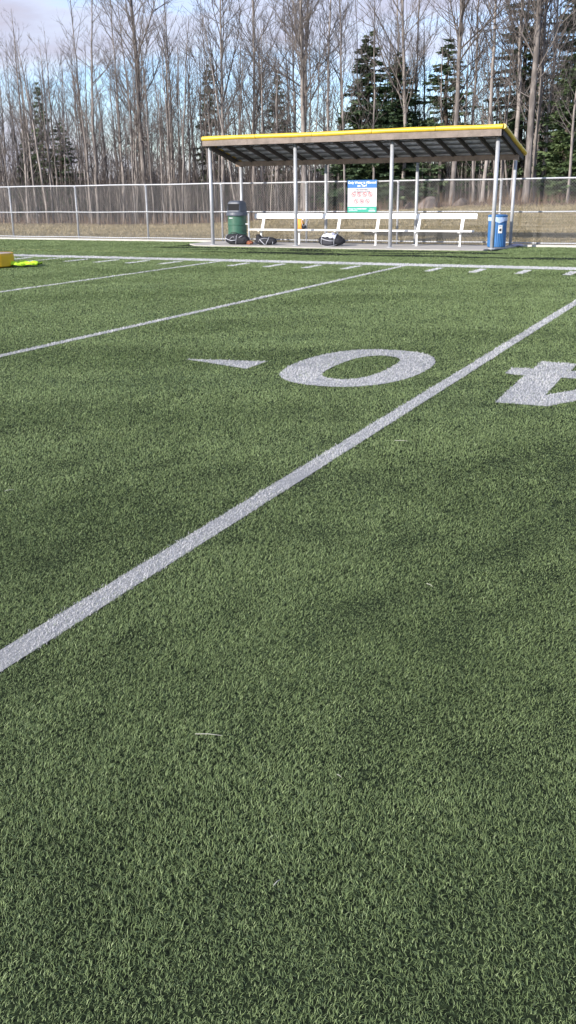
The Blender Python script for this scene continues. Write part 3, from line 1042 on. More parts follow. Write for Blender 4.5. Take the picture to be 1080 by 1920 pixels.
# big duffel in front of the green bin
bg1 = empty('duffel_bag', (-14.35, 25.68, G0), 'black duffel bag with white piping standing in front of the green bin', 'bag')
mb = MB(); mb.add(*superbody(-14.25, 25.72, G0, 0.80, 0.34, 0.31, 3.2, 2.8, sag=0.12, seed=3, rotz=-0.06, bend=-0.10))
child_at(mb.build('body', bag_black, None, smooth=True), bg1)
for pts, rad in (([(-14.60, 25.54, 0.06), (-14.58, 25.53, 0.18), (-14.56, 25.56, 0.30), (-14.54, 25.64, 0.345)], 0.009),
                 ([(-14.22, 25.53, 0.05), (-14.20, 25.52, 0.18), (-14.20, 25.545, 0.28), (-14.2, 25.62, 0.335)], 0.009),
                 ([(-14.58, 25.53, 0.225), (-14.48, 25.515, 0.185), (-14.36, 25.51, 0.155), (-14.22, 25.515, 0.17)], 0.016),
                 ([(-14.12, 25.55, 0.235), (-14.06, 25.545, 0.275), (-14.00, 25.56, 0.30)], 0.012),
                 ([(-14.42, 25.52, 0.20), (-14.36, 25.52, 0.25), (-14.30, 25.53, 0.27), (-14.26, 25.53, 0.22)], 0.008)):
    child_at(strap(pts, rad).build('piping', piping_m, None, smooth=True), bg1)
hp = [(-14.5, 25.70, 0.325), (-14.42, 25.66, 0.385), (-14.28, 25.66, 0.39), (-14.2, 25.7, 0.325)]
child_at(strap(hp, 0.013).build('handle', bag_black, None, smooth=True), bg1)
mb = MB(); mb.add(*superbody(-13.80, 25.66, G0, 0.22, 0.16, 0.12, 2.4, 2.2, seed=5, sag=0.2))
gl = mb.build('baseball_glove', brown_l, None, smooth=True)
mb = MB()
# fingers of the glove
g_root = empty('baseball_glove', (-13.8, 25.66, G0), 'brown and orange leather glove lying against the right end of the large black duffel', 'glove')
gl.name = 'palm'; child_at(gl, g_root)
for k_ in range(4):
    a = 0.35 + 0.28 * k_
    mb = MB()
    mb.tube([(-13.84 + 0.03 * k_, 25.62, G0 + 0.06), (-13.80 + 0.035 * k_, 25.585, G0 + 0.10 - 0.012 * k_), (-13.74 + 0.02 * k_, 25.57, G0 + 0.075 - 0.014 * k_)], [0.022, 0.024, 0.016], 8)
    child_at(mb.build('finger', brown_l, None, smooth=True), g_root)

# small duffel
bg2 = empty('duffel_bag', (-13.25, 25.68, G0), 'small slumped black duffel bag with white V straps left of the bench seat', 'bag')
mb = MB(); mb.add(*superbody(-13.27, 25.70, G0, 0.70, 0.30, 0.235, 2.8, 2.4, seed=9, sag=0.1, rotz=0.04, bend=0.0))
mb.add(*superbody(-13.52, 25.72, G0 + 0.10, 0.17, 0.16, 0.20, 2.6, 2.4, seed=10, nu=20, nv=12))
child_at(mb.build('body', bag_black, None, smooth=True), bg2)
for pts, rad in (([(-13.42, 25.56, 0.20), (-13.34, 25.545, 0.14), (-13.26, 25.54, 0.07), (-13.22, 25.55, 0.045)], 0.015),
                 ([(-13.20, 25.55, 0.05), (-13.16, 25.545, 0.13), (-13.12, 25.56, 0.21), (-13.12, 25.62, 0.265)], 0.013),
                 ([(-13.46, 25.56, 0.13), (-13.38, 25.55, 0.205), (-13.26, 25.56, 0.235), (-13.14, 25.57, 0.225)], 0.008),
                 ([(-12.99, 25.57, 0.06), (-12.97, 25.57, 0.14)], 0.010)):
    child_at(strap(pts, rad).build('piping', piping_m, None, smooth=True), bg2)
child_at(strap([(-13.57, 25.66, 0.29), (-13.56, 25.63, 0.335), (-13.48, 25.63, 0.34), (-13.46, 25.66, 0.28)], 0.010).build('handle', bag_black, None, smooth=True), bg2)

# duffel with jersey
bg3 = empty('duffel_bag', (-11.1, 25.62, G0), 'rounded black duffel bag with white piping and pale cloth on top below the sign', 'bag')
mb = MB(); mb.add(*superbody(-11.10, 25.66, G0, 0.82, 0.42, 0.33, 2.5, 2.3, seed=14, sag=0.16, rough=0.009))
child_at(mb.build('body', bag_black, None, smooth=True), bg3)
mb = MB(); mb.add(*superbody(-11.13, 25.50, G0 + 0.025, 0.36, 0.14, 0.20, 4, 3.5, seed=15, sag=0.0, rough=0.003))
child_at(mb.build('end_pocket', bag_grey, None, smooth=True), bg3)
for pts, rad in (([(-11.32, 25.46, 0.05), (-11.33, 25.43, 0.15), (-11.33, 25.46, 0.27), (-11.32, 25.52, 0.33)], 0.010),
                 ([(-10.94, 25.46, 0.07), (-10.93, 25.43, 0.15), (-10.93, 25.46, 0.27), (-10.94, 25.52, 0.33)], 0.010),
                 ([(-11.31, 25.43, 0.25), (-11.20, 25.415, 0.215), (-11.06, 25.415, 0.19), (-10.95, 25.43, 0.19)], 0.014),
                 ([(-11.30, 25.43, 0.045), (-11.12, 25.42, 0.04), (-10.96, 25.43, 0.055), (-10.86, 25.48, 0.09)], 0.008)):
    child_at(strap(pts, rad).build('piping', piping_m, None, smooth=True), bg3)
# cloth: draped sheet over the top front
vs, fs = [], []
for i in range(15):
    for j in range(11):
        u_, v_ = i / 14, j / 10
        x = -11.33 + 0.42 * u_ + 0.015 * math.sin(v_ * 7)
        y = 25.45 + 0.30 * v_
        zt = 0.345 + 0.035 * math.sin(math.pi * u_) + 0.012 * math.sin(u_ * 17 + v_ * 5) + 0.01 * math.sin(v_ * 19 + u_ * 4)
        zt -= 0.115 * max(0, 1 - v_ * 2.6) ** 1.6 * (1 - 0.3 * abs(2 * u_ - 1.3))
        vs.append((x, y, zt + 0.012))
for i in range(14):
    for j in range(10):
        a = i * 11 + j
        fs.append((a, a + 1, a + 12, a + 11))
mb = MB(); mb.add(vs, fs)
o = mb.build('jersey', jersey, None, smooth=True)
s_ = o.modifiers.new('solid', 'SOLIDIFY'); s_.thickness = 0.01; s_.offset = 1
tag(o, 'crumpled white and violet jersey lying on the rounded duffel bag', 'jersey')
s_ = strap([(-10.98, 25.58, 0.36), (-10.90, 25.54, 0.40), (-10.82, 25.55, 0.33), (-10.76, 25.56, 0.25), (-10.73, 25.58, 0.14)], 0.012)
child_at(s_.build('handle', bag_black, None, smooth=True), bg3)

# orange bag on the bench
SEAT = 0.478
ob = empty('drawstring_bag', (-12.36, 26.2, SEAT), 'small orange and black drawstring bag sitting on the bench seat behind a post', 'bag')
mb = MB(); mb.add(*superbody(-12.40, 26.24, SEAT, 0.27, 0.17, 0.30, 2.6, 2.3, seed=21, rough=0.012, sag=0.1))
child_at(mb.build('body', orange_c, None, smooth=True), ob)
mb = MB(); mb.add(*superbody(-12.25, 26.21, SEAT, 0.13, 0.14, 0.15, 2.3, 2.2, seed=22, nu=20, nv=12, rough=0.02))
child_at(mb.build('lower_panel', bag_black, None, smooth=True), ob)
mb = strap([(-12.30, 26.15, SEAT + 0.26), (-12.25, 26.13, SEAT + 0.12), (-12.20, 26.12, SEAT + 0.09), (-12.13, 26.14, SEAT + 0.2), (-12.05, 26.17, SEAT + 0.29)], 0.010)
child_at(mb.build('strap', piping_m, None, smooth=True), ob)

# crumpled plastic bag beside the rear post
mb = MB(); mb.add(*superbody(-6.0, 27.0, 0.02, 0.36, 0.14, 0.075, 2.2, 2.2, seed=31, rough=0.03, nu=30, nv=14))
o = mb.build('plastic_bag', mat('pale lilac plastic', (0.50, 0.47, 0.58), 0.5), None, smooth=False)
tag(o, 'crumpled pale lilac plastic bag on the ground right of the blue bin', 'plastic bag')

# ------------------------------------------------------------------ yellow tackle ring and lime vest
mb = MB()
yc = (-15.36, 16.38, 0.0)
mb.lathe([(0.0, 0.025), (0.40, 0.025), (0.435, 0.05), (0.44, 0.27), (0.43, 0.305), (0.40, 0.315)], 56, yc)
yr = empty('foam_cylinder', yc, 'low yellow vinyl foam cylinder on the turf at the left edge of the view', 'training pad')
child_at(mb.build('side', yellow_f, None, smooth=False), yr)
mb = MB(); mb.lathe([(0.40, 0.316), (0.12, 0.322), (0.0, 0.322)], 56, yc)
child_at(mb.build('top', mat('greyish worn vinyl top', (0.42, 0.38, 0.36), 0.7, 0, (12, (0.22, 0.18, 0.2), 0.4, 0.65)), None), yr)
mb = MB(); mb.lathe([(0.432, 0.30), (0.440, 0.30), (0.438, 0.312), (0.425, 0.322)], 56, yc)
child_at(mb.build('seam', mat('dull orange seam', (0.6, 0.38, 0.06), 0.6), None), yr)
vs, fs = [], []
nu, nv = 30, 12
for i in range(nu + 1):
    for j in range(nv + 1):
        u_, v_ = i / nu, j / nv
        wdt = 0.50 * (1 - 0.62 * u_ ** 1.5)
        x = -14.99 + 0.50 * u_ + 0.03 * math.sin(v_ * 9)
        y = 16.62 + (v_ - 0.5) * wdt + 0.03 * math.sin(u_ * 13) + 0.24 * u_
        z = 0.055 + 0.045 * abs(math.sin(u_ * 6.0 + v_ * 5)) + 0.04 * abs(math.sin(v_ * 11 + u_ * 6)) * (1 - u_ * 0.5)
        z *= 1 if 0.06 < v_ < 0.94 else 0.5
        vs.append((x, y, z))
for i in range(nu):
    for j in range(nv):
        a = i * (nv + 1) + j
        fs.append((a, a + 1, a + nv + 2, a + nv + 1))
mb = MB(); mb.add(vs, fs)
o = mb.build('training_vest', lime, None, smooth=True)
s_ = o.modifiers.new('solid', 'SOLIDIFY'); s_.thickness = 0.012
tag(o, 'crumpled lime yellow training vest lying on the turf beside the yellow foam cylinder', 'vest')

# bits of straw on the turf
from_px = lambda px, py, z: None
def ground_at(px, py, z=0.02):
    d = _r2 * ((px - 540) / F_PX) + _u2 * (-(py - 960) / F_PX) + _f
    t = (z - CAM_H) / d.z
    return Vector((0, 0, CAM_H)) + d * t


for (a, b_, r_, lb) in (((366, 1376), (416, 1379), 0.0013, 'long pale straw lying flat on the near turf'),
                        ((513, 1660), (526, 1649), 0.0016, 'short white scrap of straw in the lower middle turf'),
                        ((632, 1452), (640, 1458), 0.0012, 'tiny pale straw bit in the middle turf'),
                        ((8, 921), (26, 918), 0.0018, 'pale straw on the turf near the left edge of the view'),
                        ((800, 1094), (812, 1100), 0.0015, 'small pale straw bit on the right of the near yard line'),
                        ((740, 826), (765, 827), 0.002, 'pale straw on the turf below the yard line and the 4')):
    p, q = ground_at(*a, 0.024), ground_at(*b_, 0.026)
    mb = MB(); mb.tube([p, p.lerp(q, 0.5) + Vector((0, 0, 0.003)), q], [r_, r_, r_ * 0.5], 6)
    tag(mb.build('straw', straw_m), lb, 'straw', 'bits of straw on the turf')

# ------------------------------------------------------------------ boulders
def boulder(px0, px1, py_top, Yd, dz, seed, label, squash=0.6):
    xa, xb = px_x(px0, 385, Yd), px_x(px1, 385, Yd)
    cx = (xa + xb) / 2
    zb = float(terrain_z(cx, Yd))
    h = px_z((px0 + px1) / 2, py_top, Yd) - zb
    g = random.Random(seed)
    pl = [(Vector((g.uniform(-1, 1), g.uniform(-1, 1), g.uniform(-0.2, 1))).normalized(), g.uniform(0.72, 0.95)) for _ in range(14)]
    mb = MB()
    vs, fs = [], []
    nu, nv = 28, 14
    for i in range(nv + 1):
        a = -math.pi / 2 + math.pi * i / nv
        for j in range(nu):
            b = 2 * math.pi * j / nu
            d = Vector((math.cos(a) * math.cos(b), math.cos(a) * math.sin(b), math.sin(a)))
            r = 1.0
            for n_, dd in pl:
                c = d.dot(n_)
                if c > 0: r = min(r, dd / c)
            vs.append((cx + d.x * r * (xb - xa) / 2 + dz * d.z * 0.3, Yd + d.y * r * 0.7, zb + max(-0.15, d.z * r * h * 1.05)))
    for i in range(nv):
        for j in range(nu):
            j2 = (j + 1) % nu
            fs.append((i * nu + j, i * nu + j2, (i + 1) * nu + j2, (i + 1) * nu + j))
    mb.add(vs, fs)
    tag(mb.build('boulder', rock_m), label, 'boulder', 'boulders at the wood edge')


boulder(778, 820, 366, 42.6, 0.6, 4, 'large angular pinkish boulder just right of a rear shelter post behind the fence')
boulder(850, 880, 371, 43.5, 0.1, 8, 'low flat grey boulder between the large boulder and the blue bin')
boulder(764, 773, 377, 43.0, 0.0, 12, 'small upright grey stone left of the large boulder')

# ------------------------------------------------------------------ trees
def tube_np(acc, pts, rads, n):
    pts = np.asarray(pts, float)
    m = len(pts)
    d = np.gradient(pts, axis=0)
    d /= np.linalg.norm(d, axis=1)[:, None] + 1e-9
    ref = np.array([1.0, 0.13, 0.07]) if abs(d[0, 2]) > 0.6 else np.array([0.1, 0.07, 1.0])
    x = np.cross(d, ref); x /= np.linalg.norm(x, axis=1)[:, None] + 1e-9
    y = np.cross(d, x)
    t = 2 * np.pi * np.arange(n) / n
    ring = pts[:, None] + (x[:, None] * np.cos(t)[None, :, None] + y[:, None] * np.sin(t)[None, :, None]) * np.asarray(rads)[:, None, None]
    o = acc['n']
    acc['v'].append(ring.reshape(-1, 3))
    k = np.arange(n)
    k2 = (k + 1) % n
    for i in range(m - 1):
        a = o + i * n
        acc['q'].append(np.stack([a + k, a + k2, a + n + k2, a + n + k], -1))
    acc['n'] += m * n


def new_acc():
    return {'v': [], 'q': [], 'n': 0}


def branch_path(g, p, d, L, m, up, wob):
    pts = [p.copy()]
    dd = d / np.linalg.norm(d)
    for i in range(m - 1):
        dd = dd + np.array([g.normal(0, wob), g.normal(0, wob), up + g.normal(0, wob)])
        dd /= np.linalg.norm(dd)
        p = p + dd * L / (m - 1)
        pts.append(p.copy())
    return np.array(pts)


def bare_tree_mesh(seed, H, r0, n1, spread, start=0.3, fork=False, lean=0.0, twig=0.0046, dens=1.05):
    g = np.random.default_rng(seed)
    tr, cr = new_acc(), new_acc()
    m = 16
    z = np.linspace(0, H, m)
    wx = np.cumsum(g.normal(0, 0.022 * H / 10, m)); wy = np.cumsum(g.normal(0, 0.022 * H / 10, m))
    wx -= wx[0]; wy -= wy[0]
    ll = lean * (z / H) ** 1.3 * H
    P = np.stack([wx + ll, wy, z - 0.25], -1)
    rad = r0 * ((1 - z / H) ** 0.85) + 0.010
    rad[0] *= 1.25
    tube_np(tr, P, rad, 8)

    def at(t):
        f = t * (m - 1); i = min(int(f), m - 2)
        return P[i] * (1 - (f - i)) + P[i + 1] * (f - i), rad[i] * (1 - (f - i)) + rad[i + 1] * (f - i)
    for i in range(n1):
        t = start + (0.97 - start) * ((i + g.uniform(0, 1)) / n1) ** 0.9
        p, rr_ = at(t)
        a = g.uniform(0, 2 * np.pi)
        big = fork and g.uniform() < 0.22 and t < 0.75
        el_ = g.uniform(0.5, 1.25)
        L1 = (spread * (1.05 - t) ** 0.7 + 0.35) * g.uniform(0.6, 1.25) * (1.7 if big else 1)
        d = np.array([np.cos(a) * np.cos(el_), np.sin(a) * np.cos(el_), np.sin(el_)])
        pts = branch_path(g, p, d, L1, 6, 0.11, 0.10)
        r1 = max(twig * 1.3, min(rr_ * (0.75 if big else 0.45), 0.0085 * L1 + 0.004))
        tube_np(cr, pts, np.linspace(r1, twig, 6), 4)
        n2 = int(L1 * 3.2 * dens * g.uniform(0.7, 1.3)) + 1
        for j in range(n2):
            k = g.uniform(0.7, 4.99)
            ki = int(k)
            q = pts[ki] * (1 - (k - ki)) + pts[ki + 1] * (k - ki)
            dd = pts[ki + 1] - pts[ki]
            dd /= np.linalg.norm(dd)
            sd_ = g.normal(0, 1, 3); sd_ -= sd_.dot(dd) * dd; sd_ /= np.linalg.norm(sd_)
            L2 = L1 * g.uniform(0.22, 0.5)
            p2 = branch_path(g, q, dd + sd_ * g.uniform(0.5, 1.0), L2, 4, 0.12, 0.13)
            tube_np(cr, p2, np.linspace(max(twig, r1 * 0.45), twig * 0.8, 4), 3)
            for l in range(int(L2 * 3.6 * dens) + 1):
                kk = g.integers(1, 3)
                d3 = p2[kk + 1] - p2[kk]
                d3 = d3 / np.linalg.norm(d3) + g.normal(0, 0.5, 3)
                p3 = branch_path(g, p2[kk], d3, L2 * g.uniform(0.3, 0.6), 3, 0.12, 0.12)
                tube_np(cr, p3, [twig * 0.85, twig * 0.75, twig * 0.55], 3)
    out = []
    for acc, nm, mt in ((tr, 'trunk', bark_pale), (cr, 'crown', bark_twig)):
        o = np_mesh(nm, np.concatenate(acc['v']), np.concatenate(acc['q']), np.zeros((0, 3), int), mt)
        out.append(o)
    for o in out:
        o.data.polygons.foreach_set('use_smooth', np.ones(len(o.data.polygons), bool))
        sc.collection.objects.unlink(o)
    return [o.data for o in out] + [H]


def place_tree(name, meshes, loc, rz, s, label, cat, group, tilt=(0, 0)):
    e = empty(name, loc, label, cat, group)
    e.rotation_euler = (tilt[0], tilt[1], rz)
    e.scale = (s[0], s[0], s[1])
    for me, nm in zip(meshes[:2], ('trunk', 'crown')):
        o = bpy.data.objects.new(nm, me)
        sc.collection.objects.link(o)
        o.parent = e
    return e


thin = [bare_tree_mesh(100 + i, 9.0, 0.042 + 0.006 * (i % 3), 17 + 3 * (i % 4), 1.5 + 0.25 * (i % 3), 0.22 + 0.08 * (i % 3), lean=0.03 * ((i % 5) - 2)) for i in range(10)]
mid = [bare_tree_mesh(200 + i, 14.0, 0.085, 40, 2.6, 0.20, fork=True, lean=0.01 * ((i % 3) - 1), dens=0.8) for i in range(5)]
big = [bare_tree_mesh(300 + i, 17.0, 0.13, 46, 3.8, 0.26, fork=True, lean=0.008 * (i - 1), twig=0.007, dens=0.8) for i in range(3)]
HS = {id(m[0]): m[2] for m in thin + mid + big}

# landmark trees: base px, Y, prototype list, index, height scale, width scale, label
BT = 'bare deciduous trees in the wood'
L_ = [
    (172, 43.5, mid, 0, 0.9, 0.75, 'slim bare tree leaning slightly left, between the first two fence posts', (0, -0.02)),
    (276, 44.0, big, 0, 1.0, 1.1, 'tallest thick pale bare tree left of the shelter, directly above the third fence post', (0, -0.012)),
    (232, 45.0, mid, 1, 0.95, 0.85, 'straight slim bare tree just left of the thickest pale tree', (0, 0)),
    (52, 43.2, mid, 2, 0.80, 0.8, 'forked bare tree with spreading limbs near the left edge of the view', (0, -0.05)),
    (258, 45.5, mid, 3, 0.85, 0.8, 'bushy crowned bare tree close behind the thickest pale tree', (0, -0.02)),
    (330, 44.5, mid, 4, 0.95, 0.7, 'slender bare tree halfway between the thickest pale tree and the shelter', (0, -0.012)),
    (415, 44.0, big, 1, 0.85, 0.78, 'tall bare tree with a straight trunk behind the left end of the shelter roof', (0, -0.008)),
    (478, 44.5, big, 2, 0.8, 0.72, 'tall bare tree behind the shelter roof, second from its left end', (0, 0)),
    (573, 44.0, big, 0, 0.92, 1.05, 'thick bare twin stemmed tree behind the middle of the shelter roof', (0, 0)),
    (566, 46.0, big, 1, 0.85, 0.95, 'thick bare tree leaning against the twin stemmed tree behind the shelter roof', (0, -0.02)),
    (613, 44.6, mid, 0, 0.95, 0.95, 'straight bare tree between the thick twin stemmed tree and the big spruce', (0, 0.004)),
    (634, 47.0, mid, 3, 0.95, 0.9, 'bare tree with crooked upper limbs just left of the big spruce', (0, 0.01)),
    (775, 48.0, mid, 2, 1.0, 0.8, 'slim bare tree between the big spruce and the sparse spruce', (0, 0)),
    (752, 46.0, big, 2, 0.85, 0.8, 'bare tree standing in front of the right side of the big spruce', (0, 0)),
    (846, 44.4, big, 1, 0.92, 0.95, 'tall bare tree in front of the sparse spruce', (0, 0.006)),
    (903, 44.6, mid, 4, 1.05, 1.05, 'clean trunked bare tree standing alone in the sky gap right of the sparse spruce', (0, 0.012)),
    (959, 45.0, big, 2, 0.9, 0.9, 'bare tree in front of the tall dark spruce at the right', (0, 0.0)),
    (983, 43.8, big, 0, 1.0, 1.25, 'thickest bare tree right of the shelter, with mottled pale bark', (0, 0.022)),
    (1000, 44.5, mid, 1, 1.0, 0.95, 'bare tree close on the right of the thickest right hand tree', (0, 0.012)),
    (1013, 44.9, mid, 3, 0.9, 0.85, 'narrow bare tree between the thickest right hand tree and the green cedar', (0, 0.018)),
    (1062, 43.6, mid, 0, 0.8, 0.7, 'pale bare sapling standing in front of the green cedar', (0, 0.004)),
    (700, 44.8, thin, 3, 1.15, 1.3, 'slim bare tree standing in front of the big spruce', (0, 0.01)),
    (110, 44.0, mid, 4, 0.72, 0.72, 'bare tree with a dense twiggy crown left of the leaning slim tree', (0, 0.01)),
    (15, 44.4, mid, 1, 0.8, 0.75, 'bare tree at the extreme left edge of the view', (0, -0.03)),
]
for i, (px, Yd, fam, idx, hs, ws, lab_, tl) in enumerate(L_):
    x = px_x(px, 400, Yd)
    z = float(terrain_z(x, Yd))
    place_tree('bare_tree', fam[idx], (x, Yd, z), (i * 1.7) % 6.28, (ws, hs), lab_, 'tree', BT, tl)

g = random.Random(5)
regions = {'l': 'slender bare tree in the crowded wood left of the shelter',
           'm': 'slender bare tree in the crowded wood behind the shelter roof',
           'r': 'slender bare tree in the crowded wood right of the shelter'}
nrand = 240
for i in range(nrand):
    Yd = 42.4 + 20 * g.random() ** 1.25
    # more on the left than in the middle
    px = -110 + 1300 * ((i + g.random()) / nrand) if i % 5 else g.uniform(-110, 520)
    if 560 < px < 930 and g.random() < 0.25:
        px = g.uniform(-110, 520)
    if px > 700 and Yd < 45.5:
        Yd += 3.4
    x = px_x(px, 400, Yd)
    z = float(terrain_z(x, Yd))
    fam = mid if g.random() < 0.10 else thin
    m_ = fam[g.randrange(len(fam))]
    hs = g.uniform(0.72, 1.15) if fam is thin else g.uniform(0.65, 0.9)
    ws = g.uniform(0.75, 1.2)
    key = 'l' if px < 390 else ('m' if px < 950 else 'r')
    place_tree('bare_tree', m_, (x, Yd, z), g.uniform(0, 6.28), (ws, hs * (1 + 0.0 * Yd)), regions[key], 'tree', BT,
               (g.uniform(-0.05, 0.05), g.uniform(-0.05, 0.05) if i % 14 else g.choice((-0.22, -0.14, 0.16, 0.25))))


# conifers
def conifer_mesh(seed, H, rb, sparse=0.0, start=0.06, light=False, per=9, power=0.85, droop=0.25):
    g = np.random.default_rng(seed)
    tr = new_acc()
    zt = np.linspace(0, H, 10)
    tube_np(tr, np.stack([0.03 * np.sin(zt), 0.03 * np.cos(zt * 1.3), zt - 0.2], -1), 0.016 * H * (1 - zt / H) ** 0.9 + 0.012, 7)
    V_, T_, A_ = [], [], []
    nt_ = 0
    tiers = int(H * 4.6)
    for k in range(tiers):
        t = start + (1 - start) * (k + g.uniform(0, 0.8)) / tiers
        z = H * t
        Rr = rb * (1 - t) ** power * g.uniform(0.7, 1.18) + 0.12
        nb_ = max(3, int(per * (0.45 + 0.55 * (1 - t))))
        for j in range(nb_):
            if g.uniform() < sparse: continue
            a = 2 * np.pi * (j + g.uniform(0, 1)) / nb_
            R_ = Rr * g.uniform(0.55, 1.15)
            u = np.array([np.cos(a), np.sin(a), 0])
            m_ = 5
            s_ = np.linspace(0, 1, m_)
            up = 0.25 * (t - 0.3)
            z = z + g.normal(0, 0.16)
            path = np.array([0, 0, z]) + u * (s_ * R_)[:, None] + np.array([0, 0, 1]) * ((up * s_ - droop * s_ ** 1.6 + 0.12 * s_ ** 3) * R_)[:, None]
            tube_np(tr, path, np.linspace(0.018, 0.006, m_), 3)
            # needle sprays
            ns = int(52 * R_ + 16)
            sp = g.uniform(0.12, 1.03, ns) ** 0.8
            base = np.array([0, 0, z]) + u * (sp * R_)[:, None] + np.array([0, 0, 1]) * ((up * sp - droop * sp ** 1.6 + 0.12 * sp ** 3) * R_)[:, None]
            side = np.array([-u[1], u[0], 0])
            sgn = g.choice([-1, 1], ns)
            ln = g.uniform(0.16, 0.40, ns) * (1.15 - 0.5 * sp) * (0.6 + 0.4 * min(1, R_))
            dirv = u * g.uniform(0.3, 0.9, ns)[:, None] + side * (sgn * g.uniform(0.3, 1.1, ns))[:, None] + np.array([0, 0, 1]) * g.uniform(-1.1, 0.5, ns)[:, None]
            dirv /= np.linalg.norm(dirv, axis=1)[:, None]
            wv = np.cross(dirv, g.normal(0, 1, (ns, 3))); wv /= np.linalg.norm(wv, axis=1)[:, None]
            wd = g.uniform(0.028, 0.065, ns)
            tip = base + dirv * ln[:, None]
            midp = base + dirv * (ln * 0.45)[:, None]
            q = np.stack([base, midp + wv * wd[:, None], tip, midp - wv * wd[:, None]], 1)
            V_.append(q.reshape(-1, 3))
            T_.append(nt_ + np.arange(ns)[:, None] * 4 + np.arange(4))
            A_.append(np.repeat(np.clip(0.5 + g.normal(0, 0.16) + g.normal(0, 0.12, ns), 0, 1), 4))
            nt_ += ns * 4
    a_ = np_mesh('trunk', np.concatenate(tr['v']), np.concatenate(tr['q']), np.zeros((0, 3), int), bark_dark)
    b_ = np_mesh('crown', np.concatenate(V_), np.concatenate(T_), np.zeros((0, 3), int), needle_l if light else needle_m, np.concatenate(A_))
    for o in (a_, b_):
        sc.collection.objects.unlink(o)
    return [a_.data, b_.data]


full = conifer_mesh(401, 10.5, 2.1, 0.03, 0.05, per=13)
spar = conifer_mesh(402, 10.5, 1.9, 0.30, 0.08, per=8)
wide = conifer_mesh(403, 16.0, 3.0, 0.22, 0.08, power=0.6)
ced = conifer_mesh(404, 9.5, 1.35, 0.05, 0.02, light=True, power=0.5, droop=0.1, per=11)
CG = 'evergreen trees in the wood'
for (px, py_top, Yd, H0, m_, ws, lab_) in (
        (686, 72, 46.6, 10.5, full, 1.35, 'large dense dark spruce rising behind the middle right of the shelter roof'),
        (742, 108, 46.9, 10.5, full, 1.35, 'second dense spruce overlapping the right flank of the large spruce'),
        (828, 72, 47.6, 10.5, spar, 1.4, 'sparse dark spruce with sky showing through, behind the right half of the shelter roof'),
        (966, -70, 48.0, 16.0, wide, 0.72, 'very tall dark spruce with long drooping branches right of the shelter roof end'),
        (1062, -110, 49.0, 16.0, wide, 0.80, 'tall dark evergreen at the upper right corner behind the green cedar'),
        (1052, 112, 45.0, 9.5, ced, 1.05, 'lighter green cedar with dense foliage near the right edge of the view'),
        (400, 118, 50.0, 10.5, spar, 0.80, 'thin ragged spruce just above the left end of the shelter roof'),
        (523, 130, 51.0, 10.5, spar, 0.75, 'very sparse evergreen behind the left half of the shelter roof'),
        (90, 150, 49.0, 10.5, spar, 0.62, 'narrow ragged spruce poking up near the left edge of the view'),
        (122, 228, 49.5, 10.5, spar, 1.1, 'low bushy dark spruce beside the narrow ragged spruce at left'),
        (60, 240, 50.0, 10.5, full, 0.75, 'low dark evergreen half hidden by bare stems at the far left'),
        (640, 215, 50.0, 10.5, full, 0.55, 'small dark spruce tucked against the left foot of the large spruce'),
        (705, 250, 46.0, 9.5, ced, 1.0, 'low green conifer seen under the shelter roof behind the sign'),
        (1010, 215, 50.0, 10.5, spar, 0.8, 'half hidden spruce between the thickest right hand tree and the cedar')):
    x = px_x(px, 380, Yd)
    z = float(terrain_z(x, Yd))
    hgt = px_z(px, py_top, Yd) - z
    place_tree('spruce_tree' if m_ is not ced else 'cedar_tree', m_, (x, Yd, z), (px * 0.37) % 6.28, (ws, hgt / H0), lab_, 'evergreen', CG)


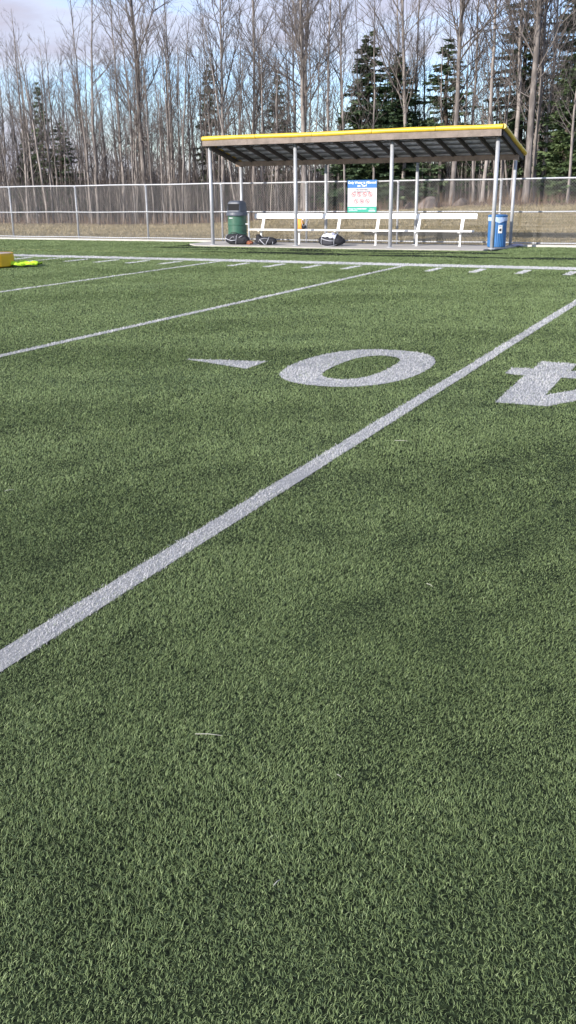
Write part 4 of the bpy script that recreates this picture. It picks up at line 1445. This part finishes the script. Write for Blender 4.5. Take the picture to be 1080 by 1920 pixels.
# ------------------------------------------------------------------ brush, far wood, weeds
def stems(name, n, yr_, pxr, hr, rad, material, label, cat, seed, branch=3, leanr=0.12, dense_fn=None, zsrc=True):
    g = np.random.default_rng(seed)
    V_, Q_, A_ = [], [], []
    cnt = 0
    pxs = g.uniform(pxr[0], pxr[1], n)
    Ys = yr_[0] + (yr_[1] - yr_[0]) * g.uniform(0, 1, n) ** 1.2
    Hs = g.uniform(hr[0], hr[1], n) * g.uniform(0.6, 1.0, n)
    for i in range(n):
        Yd = Ys[i]
        x = px_x(pxs[i], 400, Yd)
        if dense_fn is not None:
            kk = dense_fn(pxs[i], Yd)
            if g.uniform() > kk[0]: continue
            Hs[i] *= kk[1]
        z = float(terrain_z(x, Yd)) - 0.05
        H = Hs[i]
        la, lm = g.uniform(0, 6.28), g.normal(0, leanr)
        dirn = np.array([np.cos(la) * lm, np.sin(la) * lm, 1.0])
        p = np.array([x, Yd, z])
        segs = [(p, p + dirn * H * 0.5, p + dirn * H + np.array([g.normal(0, 0.06), g.normal(0, 0.06), 0]) * H, rad * g.uniform(0.6, 1.5))]
        for b in range(branch):
            t = g.uniform(0.2, 0.85)
            q = p + dirn * H * t
            a = g.uniform(0, 6.28)
            l = H * (1 - t) * g.uniform(0.4, 0.9)
            e = q + np.array([np.cos(a) * 0.45, np.sin(a) * 0.45, g.uniform(0.5, 1.0)]) * l
            segs.append((q, (q + e) / 2 + np.array([0, 0, -0.04]) * l, e, rad * 0.5))
        av = float(np.clip(g.beta(2, 2.5), 0, 1))
        for (a0, a1, a2, r_) in segs:
            for k_, (pp, rk) in enumerate(((a0, r_), (a1, r_ * 0.75), (a2, r_ * 0.35))):
                V_ += [pp + np.array([rk, 0, 0]), pp + np.array([-rk * 0.5, rk * 0.87, 0]), pp + np.array([-rk * 0.5, -rk * 0.87, 0])]
            for k_ in range(2):
                o = cnt + k_ * 3
                Q_ += [(o, o + 1, o + 4, o + 3), (o + 1, o + 2, o + 5, o + 4), (o + 2, o, o + 3, o + 5)]
            A_ += [av] * 9
            cnt += 9
    o = np_mesh(name, np.array(V_), np.array(Q_), np.zeros((0, 3), int), material, np.array(A_))
    tag(o, label, cat, None, 'stuff')
    return o


stems('brush', 2000, (42.0, 50), (-180, 1260), (1.6, 4.6), 0.018, brush_m, 'crowded bare brush and whips along the foot of the wood', 'brush', 71, 4, 0.08,
      lambda px, Yd: (1.0, 1.0) if px < 560 else ((1.0, 0.85) if Yd > 46.0 else (0.04, 0.5)))
stems('sapling_thicket', 800, (46, 64), (-180, 1260), (3.5, 7.0), 0.020, brush_m, 'grey thicket of young saplings deeper in the wood', 'thicket', 72, 4, 0.05)
stems('far_wood', 6000, (62, 80), (-260, 1340), (2.6, 4.4), 0.035, farwood_m, 'dim far mass of bare stems deep in the wood', 'far wood', 73, 3, 0.10)
stems('dead_weeds', 1100, (41.6, 45.5), (640, 1260), (0.2, 0.75), 0.008, weed_m, 'reddish dead weeds and canes along the bank at right', 'weeds', 74, 3, 0.25)
stems('leaf_scrub', 900, (41.3, 43.0), (-180, 640), (0.25, 0.8), 0.008, weed_m, 'low dead weeds where the lawn meets the wood at left', 'weeds', 75, 2, 0.3)

# dry grass blades beyond the fence
n = 60000
gx_ = RNG.uniform(0, 1, n)
Yg = 27.6 + 15.0 * RNG.uniform(0, 1, n) ** 0.9
pxg = RNG.uniform(-200, 1280, n)
d0 = np.array([px_x(-200, 420, 1.0), px_x(1280, 420, 1.0)])
xg = (d0[0] + (d0[1] - d0[0]) * (pxg + 200) / 1480) * Yg
v = blades(n, xg, Yg, Yg, RNG.uniform(0.04, 0.11, n), RNG.uniform(0.008, 0.018, n), None, 0.0, (0, 40), (30, 100))
v[:, :, 2] += terrain_z(xg, Yg)[:, None]
o = blade_obj('dry_grass', v, np.clip(RNG.beta(2, 2, n), 0, 1), dry_blade)
tag(o, 'short dry tan grass blades on the lawn beyond the fence', 'grass', kind='stuff')
